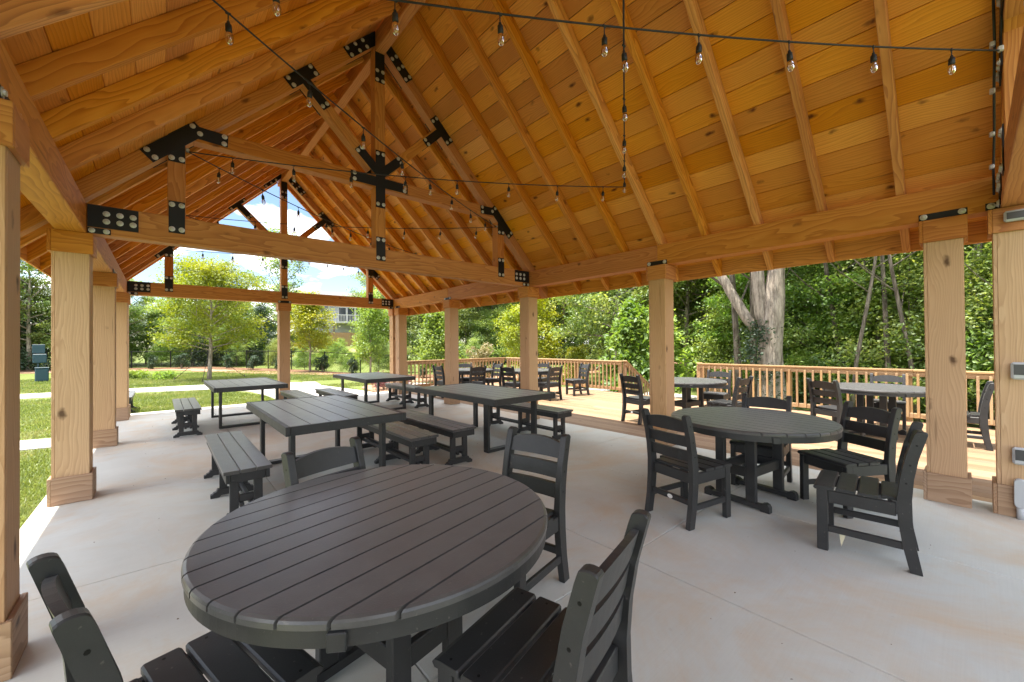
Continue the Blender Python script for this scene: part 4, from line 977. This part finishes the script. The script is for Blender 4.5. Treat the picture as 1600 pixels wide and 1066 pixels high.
WL = ['leafy green tree of the wood beyond the deck railing', 'tall spreading green tree of the wood beyond the deck', 'lighter green low branched tree of the wood beyond the deck']
def wood_at(lst, grp):
    for (k, x, y, s) in lst:
        put('woodland_tree', FV[k], x, y, WL[k], 'tree', grp, s)
GW = 'trees of the wood beyond the deck'
near = []
for i in range(11): near.append((random.choice((0, 2, 1, 2)), 19.0 + random.uniform(-1.2, 2.2), -12 + i * 2.4 + random.uniform(-.5, .5), random.uniform(.85, 1.15)))
for i in range(12): near.append((random.choice((0, 1, 1, 2)), 24.5 + random.uniform(-1.4, 1.6), -14 + i * 2.9 + random.uniform(-.8, .8), random.uniform(1.0, 1.3)))
for i in range(9): near.append((random.choice((0, 1)), 32 + random.uniform(-2, 2), -16 + i * 4.2 + random.uniform(-1, 1), random.uniform(1.1, 1.4)))
wood_at([n for n in near if not (n[1] < 21 and 12.5 < n[2])], GW)
for i in range(13):
    k = random.choice((0, 1, 0)); x, y = 15.4 + random.uniform(-.7, 1.0), -9 + i * 1.25 + random.uniform(-.3, .3)
    if 4.6 < y < 6.4: x += 2.0
    if abs(y - 3.6) < 2.4: x = max(x, 16.4) + 0.6
    put('understory_tree', UV[k], x, y, ('dark green bushy understory tree behind the deck railing', 'light green bushy understory tree behind the deck railing')[k], 'tree', 'understory trees behind the deck railing', s=random.uniform(.85, 1.1))
# far wood behind the lawn, seen between the right hand posts
GF = 'far trees behind the long railing'
for i in range(22):
    t = i / 21; x = 13 + 28 * t + random.uniform(-1.4, 1.4); y = 44 - 28 * t + random.uniform(-1.8, 1.8)
    if math.degrees(math.atan2(x, y)) < 22.5: continue
    k = random.choice((0, 1, 3, 3, 1)); me = FV[k] if k < 3 else EV[0]
    put('woodland_tree', me, x, y, ('leafy mid green tree in the far wood', 'tall spreading tree in the far wood', '', 'dense dark evergreen tree in the far wood')[k], 'tree', GF, s=random.uniform(.8, 1.05))
for i in range(13):
    t = i / 12; x = 17 + 30 * t + random.uniform(-2, 2); y = 50 - 30 * t + random.uniform(-2, 2)
    if math.degrees(math.atan2(x, y)) < 23: continue
    put('woodland_tree', FV[1], x, y, 'tall spreading tree in the far wood', 'tree', GF, s=random.uniform(1.0, 1.25))
for (x, y, s) in ((27, 24, 1), (29.5, 22, .95), (25, 27, 1.05), (31, 19.8, 1), (32.5, 17.2, 1.1), (23, 31, .9), (35, 15, 1.0), (30, 26, 1.1), (20, 36, 1.0), (33.5, 12.5, .95), (27, 9.8, .9)):
    put('pine_tree', random.choice(PV), x, y, 'tall bare trunked pine in the far wood', 'tree', 'pines in the far wood', s=s)
for i in range(20):
    t = i / 19; x = 15.5 + 22 * t + random.uniform(-.8, .8); y = 39 - 28 * t + random.uniform(-1, 1)
    if math.degrees(math.atan2(x, y)) < 22.5: continue
    k = random.choice((0, 0, 1)); put('understory_tree', UV[k], x, y, ('dark green bushy tree filling the edge of the far wood', 'light green bushy tree filling the edge of the far wood')[k], 'tree', 'bushy trees at the edge of the far wood', s=random.uniform(1.0, 1.35))
for i in range(13):
    k = random.choice((0, 0, 1)); put('understory_tree', UV[k], 22.3 + random.uniform(-1, 1), -11 + 2.1 * i + random.uniform(-.5, .5), ('dark green bushy tree deep in the wood beyond the deck', 'light green bushy tree deep in the wood beyond the deck')[k], 'tree', 'bushy trees deep in the wood beyond the deck', s=random.uniform(1.15, 1.5))
# trees behind the fence on the lawn side
GLN = 'trees behind the lawn fence'
for i in range(20):
    x = -34 + 2.5 * i + random.uniform(-1, 1); y = 48 - 0.24 * (x + 30) + random.uniform(-1.5, 1.8)
    k = random.choice((0, 2, 3, 3)); me = FV[k] if k < 3 else EV[0]
    s = random.uniform(.60, .76)
    if 11 < x < 24: continue
    put('woodland_tree', me, x, y, ('leafy mid green tree behind the lawn fence', '', 'lighter green tree behind the lawn fence', 'dense dark evergreen behind the lawn fence')[k], 'tree', GLN, s=s)
put('woodland_tree', grow_tree(10.5, 3.0, 2.9, 20, 5200, 0.17, L_WOOD, BARKP, 0.13, 0.28, (1.1, 0.3), 4, round_), 7.4, 37.5, 'tall open crowned tree rising behind the centre post', 'tree', s=1.0)
put('woodland_tree', FV[0], 8.6, 41.0, 'full green tree between the tall open tree and the pale house', 'tree', s=.72)
put('woodland_tree', FV[2], -6.6, 41.0, 'light green tree behind the teal waste station', 'tree', s=1.1)
put('woodland_tree', EV[0], -8.9, 42.5, 'dark tree beside the one behind the waste station', 'tree', s=1.1)
put('woodland_tree', EV[0], 5.2, 42.0, 'dark tree behind the staked young tree', 'tree', s=.72)
for i in range(26):
    x = -22 + 1.55 * i + random.uniform(-.4, .4)
    y = float(np.interp(x, [p[0] for p in FENCE_L], [p[1] for p in FENCE_L])) + 2.2 + random.uniform(-.4, .9)
    sg_ = math.degrees(math.atan2(x, y)); 
    if 14.5 < sg_ < 20.5: y -= .8
    k = random.choice((0, 1)); put('hedge_shrub', UV[k], x, y, ('dark green thicket shrub just behind the lawn fence', 'light green thicket shrub just behind the lawn fence')[k], 'shrub', 'thicket behind the lawn fence', s=random.uniform(.32, .5))

for i in range(22):
    x = -26 + 1.7 * i + random.uniform(-.5, .5)
    if x > 5.2: continue
    y = float(np.interp(x, [p[0] for p in FENCE_L], [p[1] for p in FENCE_L])) + 5.4 + random.uniform(-.8, .8)
    k = random.choice((0, 0, 1)); put('hedge_tree', UV[k], x, y, ('dark green dense small tree in the thicket behind the lawn', 'light green dense small tree in the thicket behind the lawn')[k], 'tree', 'small trees in the lawn thicket', s=random.uniform(.95, 1.25))

for i in range(16):
    a = R(random.uniform(13.5, 24)); d = random.uniform(31, 46); x, y = d * math.sin(a), d * math.cos(a)
    k = random.choice((0, 1, 1)); put('slope_shrub', UV[k], x, y, ('dark green bush on the weedy slope below the pale house', 'light green bush on the weedy slope below the pale house')[k], 'shrub', 'bushes on the slope below the pale house', s=random.uniform(.30, .45))
sheet('soil_bank', [((11.5, 45.5), (11.2, 48.6)), ((13.5, 45.0), (13.2, 48.8)), ((16.0, 44.8), (16.2, 48.4)), ((18.2, 45.2), (18.4, 47.6)), ((20.0, 45.6), (20.1, 46.8))], SOIL, 0.05)

# the big pale trunk beside the deck
oak = empty('oak_tree', (13.4, 3.85, hz(13.4, 3.85))); tag(oak, 'huge pale forked trunk with ivy tufts, just beyond the deck railing', 'tree')
m = MB()
m.tube([(0, 0, -.3), (0, 0, .25), (-.02, .02, 1.0), (-.03, .04, 1.9), (-.02, .0, 2.7), (0.02, -.06, 3.3), (.05, -.12, 4.2), (.12, -.25, 6.0), (.2, -.5, 9), (.2, -.6, 11)], [.50, .40, .34, .31, .31, .28, .215, .19, .13, .04], 16)
m.tube([(-.05, .06, 2.35), (-.08, .20, 3.0), (-.10, .30, 3.9), (-.16, .36, 5.6), (-.4, .8, 8.5), (-.6, 1.3, 10.5)], [.19, .215, .175, .15, .1, .04], 12)
m.tube([(-.10, .28, 2.3), (-.14, .62, 2.9), (-.18, .98, 3.6), (-.25, 1.35, 4.4), (-.4, 1.9, 5.6), (-.6, 2.4, 6.8)], [.10, .15, .145, .13, .09, .04], 9)
tips = []
for k in range(26):
    a = k * 2.4; z = 6.5 + (k % 9) * .5; L = random.uniform(2.0, 3.6); p = Vector((random.uniform(-.3, .3), random.uniform(-.6, .8), z)); d = Vector((math.cos(a), math.sin(a), random.uniform(.0, .6)))
    m.tube([p, p + d * L * .5, p + d * L], [.07, .045, .015], 5, False); tips += [p + d * L * f for f in (.45, .7, .9, 1.05)]
link('trunk', m.mesh('trunk', BARKP, True), oak)
P = np.array([tuple(t) for t in tips]); C = P[rng.integers(0, len(P), 4200)] + rng.normal(size=(4200, 3)) * np.array([.6, .6, .4])
link('crown', leaf_mesh('crown', C, 0.17, L_WOOD), oak)
iv = []
for (c, sp, n) in (((-.33, .26, 2.45), (.14, .20, .16), 340), ((-.36, .02, 1.25), (.10, .22, .16), 260), ((-.45, .45, 1.9), (.14, .16, .2), 240), ((-.3, -.25, .45), (.15, .25, .22), 220)):
    iv.append(np.array(c) + rng.normal(size=(n, 3)) * np.array(sp))
link('ivy', leaf_mesh('ivy', np.concatenate(iv), 0.10, L_DARK), oak)
for (x, y, h, r, lx, ly) in ((15.0, 5.3, 9, .13, -.2, .3), (15.3, 4.95, 10, .12, .3, .1), (16.2, 1.6, 9, .10, .9, 1.2), (17.0, .2, 10, .12, -.6, -.7), (15.8, -.9, 9, .13, .4, -.5), (16.6, 2.7, 8, .09, -1.2, .6), (13.9, 2.2, 8, .055, .5, -1.0), (14.4, .9, 8, .06, -.4, .9), (13.8, -.4, 7, .05, .8, -.5), (14.2, 5.0, 9, .09, .1, .5), (14.9, 1.5, 9, .075, .9, .3), (14.0, -1.6, 8, .06, -.5, 1.0)):
    e = empty('bare_trunk', (x, y, hz(x, y))); tag(e, 'slim bare tree trunk rising among the bushes behind the railing', 'tree', 'slim trunks behind the railing')
    m = MB().tube([(0, 0, -.3), (lx * .15, ly * .15, h * .2), (lx * .5, ly * .5, h * .5), (lx, ly, h)], [r, r * .85, r * .65, r * .3], 9)
    for k in range(7):
        a = k * 2.4; z = h * (.35 + .08 * k); p = Vector((lx * z / h, ly * z / h, z)); m.tube([p, p + Vector((math.cos(a) * .8, math.sin(a) * .8, .6)), p + Vector((math.cos(a) * 1.5, math.sin(a) * 1.5, 1.3))], [r * .3, r * .2, .01], 5, False)
    link('trunk', m.mesh('trunk', BARK, True), e)
    C = np.array([[lx, ly, h * .85]]) + rng.normal(size=(420, 3)) * np.array([1.0, 1.0, .8]); link('crown', leaf_mesh('crown', C, .2, L_WOOD), e)

# ------------------------------------------------------------------ lawn grass
def grass():
    n = 230000; x = np.empty(0); y = np.empty(0)
    u = rng.random(n) ** 1.25; az = rng.uniform(R(-17), R(27), n); d = 4.5 + u * 26; x = d * np.sin(az); y = d * np.cos(az)
    keep = ~((x > -0.9) & (x < 5.62) & (y < 12.2)) & ~((x > 5.5) & (x < 10.4) & (y < 12.3))
    keep &= ~((x > 2.45 - .27 * np.maximum(0, y - 14.5)) & (x < 5.35 - .2 * np.maximum(0, y - 13.5)) & (y >= 12) & (y < 18.4)) & ~((y > 9.15 - .22 * (x + .84)) & (y < 10.35 - .24 * (x + .84)) & (x < -.8))
    keep &= ~((y > 18.0 - .11 * x) & (y < 20.9 - .11 * x) & (x < 4.6)) & ~((y > 16.8) & (y < 19) & (x > 4))
    keep &= ~((x > 5.2) & (x < 8.2) & (y > 12) & (y < 15.4))
    fx = np.array([p[0] for p in FENCE_L]); fy = np.array([p[1] for p in FENCE_L]); keep &= y < np.interp(x, fx, fy) - 4.0
    x, y, d = x[keep], y[keep], d[keep]; n = len(x); z = hgt(x, y)
    a = rng.random(n) * 6.28; h = (0.022 + 0.025 * rng.random(n)) * (1 + d / 40); w = 0.004 + 0.0007 * d; ln = rng.normal(size=(n, 2)) * 0.02
    V = np.empty((n, 3, 3)); V[:, 0] = np.stack([x - np.cos(a) * w, y - np.sin(a) * w, z - .004], 1); V[:, 1] = np.stack([x + np.cos(a) * w, y + np.sin(a) * w, z - .004], 1); V[:, 2] = np.stack([x + ln[:, 0], y + ln[:, 1], z + h], 1)
    me = bpy.data.meshes.new('grass'); me.vertices.add(n * 3); me.vertices.foreach_set('co', V.ravel()); me.loops.add(n * 3); me.loops.foreach_set('vertex_index', np.arange(n * 3, dtype=np.int32))
    me.polygons.add(n); me.polygons.foreach_set('loop_start', np.arange(0, n * 3, 3, dtype=np.int32)); me.polygons.foreach_set('loop_total', np.full(n, 3, np.int32))
    me.materials.append(leaf_mat('grass_blade', [(0.0, (0.12, 0.16, 0.034)), (0.6, (0.175, 0.215, 0.052)), (1.0, (0.27, 0.27, 0.10))], 0.42)); me.update(calc_edges=True)
    tag(link('grass', me), 'short mown lawn grass beside and beyond the slab', 'grass', kind='stuff')
grass()

# ------------------------------------------------------------------ fence, sign post, house
fen = empty('chain_link_fence', (2.6, 37.6, 0)); tag(fen, 'black chain link fence along the mulch bed behind the lawn', 'fence')
FO = Vector((2.6, 37.6, 0)); wires = MB()
for i in range(len(FENCE_L) - 1):
    a, b = Vector(FENCE_L[i]), Vector(FENCE_L[i + 1]); L = (b - a).length; n = max(1, round(L / 2.4))
    for k in range(n):
        p = a.lerp(b, k / n); q = a.lerp(b, (k + 1) / n); zp, zq = hz(*p), hz(*q)
        MB().tube([Vector((p.x, p.y, zp - .2)) - FO, Vector((p.x, p.y, zp + 1.27)) - FO], 0.032, 7).build('fence_post', STEEL, fen)
        MB().tube([Vector((p.x, p.y, zp + 1.22)) - FO, Vector((q.x, q.y, zq + 1.22)) - FO], 0.02, 6).build('top_rail', STEEL, fen)
        m_ = int((q - p).length / 0.16)
        for j in range(m_):
            for sg in (0, 1):
                t0 = j / m_; t1 = (j + 7) / m_ if sg == 0 else (j - 7) / m_
                if not 0 <= t1 <= 1.05: continue
                A = p.lerp(q, t0); B = p.lerp(q, t1); wires.tube([Vector((A.x, A.y, hz(*A) + .04)) - FO, Vector((B.x, B.y, hz(*B) + 1.2)) - FO], 0.0028, 3, False)
tag(wires.build('wire_mesh', STEEL, fen), kind='stuff')
TEAL = plain('teal_painted_metal', (0.013, 0.055, 0.080), 0.4, bump=.05)
sg = empty('pet_waste_station', (-4.30, 28.4, hz(-4.30, 28.4)), R(8)); sg.scale = (.85, .85, .88); tag(sg, 'teal pet waste station with sign, dispenser and bin on a post', 'waste station')
MB().box((0, 0, .95), (.07, .07, 1.9), .006).build('post', TEAL, sg); MB().box((0.02, -.07, 1.72), (.46, .03, .46), .012).build('sign', TEAL, sg)
MB().box((0.06, -.12, 1.22), (.50, .18, .46), .02).build('dispenser', TEAL, sg); MB().box((0.14, -.24, .36), (.50, .36, .68), .04).build('bin', TEAL, sg)
MB().box((0.14, -.24, .73), (.53, .39, .05), .015).build('bin_lid', TEAL, sg)
SIDING = plain('pale_siding', (0.30, 0.315, 0.335), 0.7); ROOFG = plain('grey_shingles', (0.16, 0.155, 0.15), 0.9, noise=.3, nscale=12); GLZ = plain('dark_window', (0.03, 0.035, 0.045), 0.08); TRIM = plain('white_trim', (0.50, 0.50, 0.49), 0.5)
hx, hy = 20.4, 63.0; hs = empty('house', (hx, hy, hz(hx, hy)), R(-15)); tag(hs, 'pale grey house with a raised back deck, half hidden by young trees', 'house')
b = MB()
for k in range(30): b.box((0, 0, .0 + .18 * k + .09), (11.5 - .02 * (k % 2), 8.0 - .02 * (k % 2), .178))
b.build('wall', SIDING, hs)
MB().prism([(-4.6, 0), (4.6, 0), (0, 2.2)], 0, 12.2, (0, 0, 5.4)).build('roof', ROOFG, hs)
for (x, z, w, h) in ((-4.2, 1.0, 1.1, 1.3), (-4.2, 4.0, 1.1, 1.5), (-2.2, 3.9, 1.0, 1.5), (4.4, 4.0, 1.1, 1.5), (4.4, 1.0, 1.1, 1.4)):
    f = MB().box((x, -4.02, z + h / 2), (w + .2, .08, h + .2)).build('window', TRIM, hs); MB().box((x, -4.07, z + h / 2), (w, .04, h)).build('pane', GLZ, f)
for x in (0.1, 1.25, 2.4):
    f = MB().box((x, -4.02, 3.95), (1.1, .08, 2.2)).build('patio_door', TRIM, hs); MB().box((x, -4.07, 3.95), (.92, .04, 2.0)).build('pane', GLZ, f)
MB().box((1.2, -5.4, 2.75), (4.8, 2.8, .2)).build('balcony', TRIM, hs)
for x in (-1.1, 3.5): MB().box((x, -6.7, 1.35), (.16, .16, 2.7)).build('balcony_post', BARKR, hs)
MB().box((1.2, -6.72, 3.75), (4.8, .08, .1)).build('balcony_rail', TRIM, hs)
for k in range(25): MB().box((-1.1 + .192 * k, -6.72, 3.28), (.05, .05, .86)).build('baluster', TRIM, hs)
pfx = empty('privacy_fence', (15.2, 51.5, hz(15.2, 51.5)), R(-8)); tag(pfx, 'tan wooden privacy fence on the slope below the pale house', 'fence')
for s_ in range(4):
    b = MB()
    for k in range(18): b.box((-4.6 + 2.5 * s_ + .138 * k, .02 * (k % 2), .82 + .02 * (k % 3)), (.13, .02, 1.7), .0)
    b.build('picket_panel', W_RAIL, pfx); MB().box((-4.75 + 2.5 * s_, .06, .85), (.1, .1, 1.9)).build('fence_post', W_RAIL, pfx)
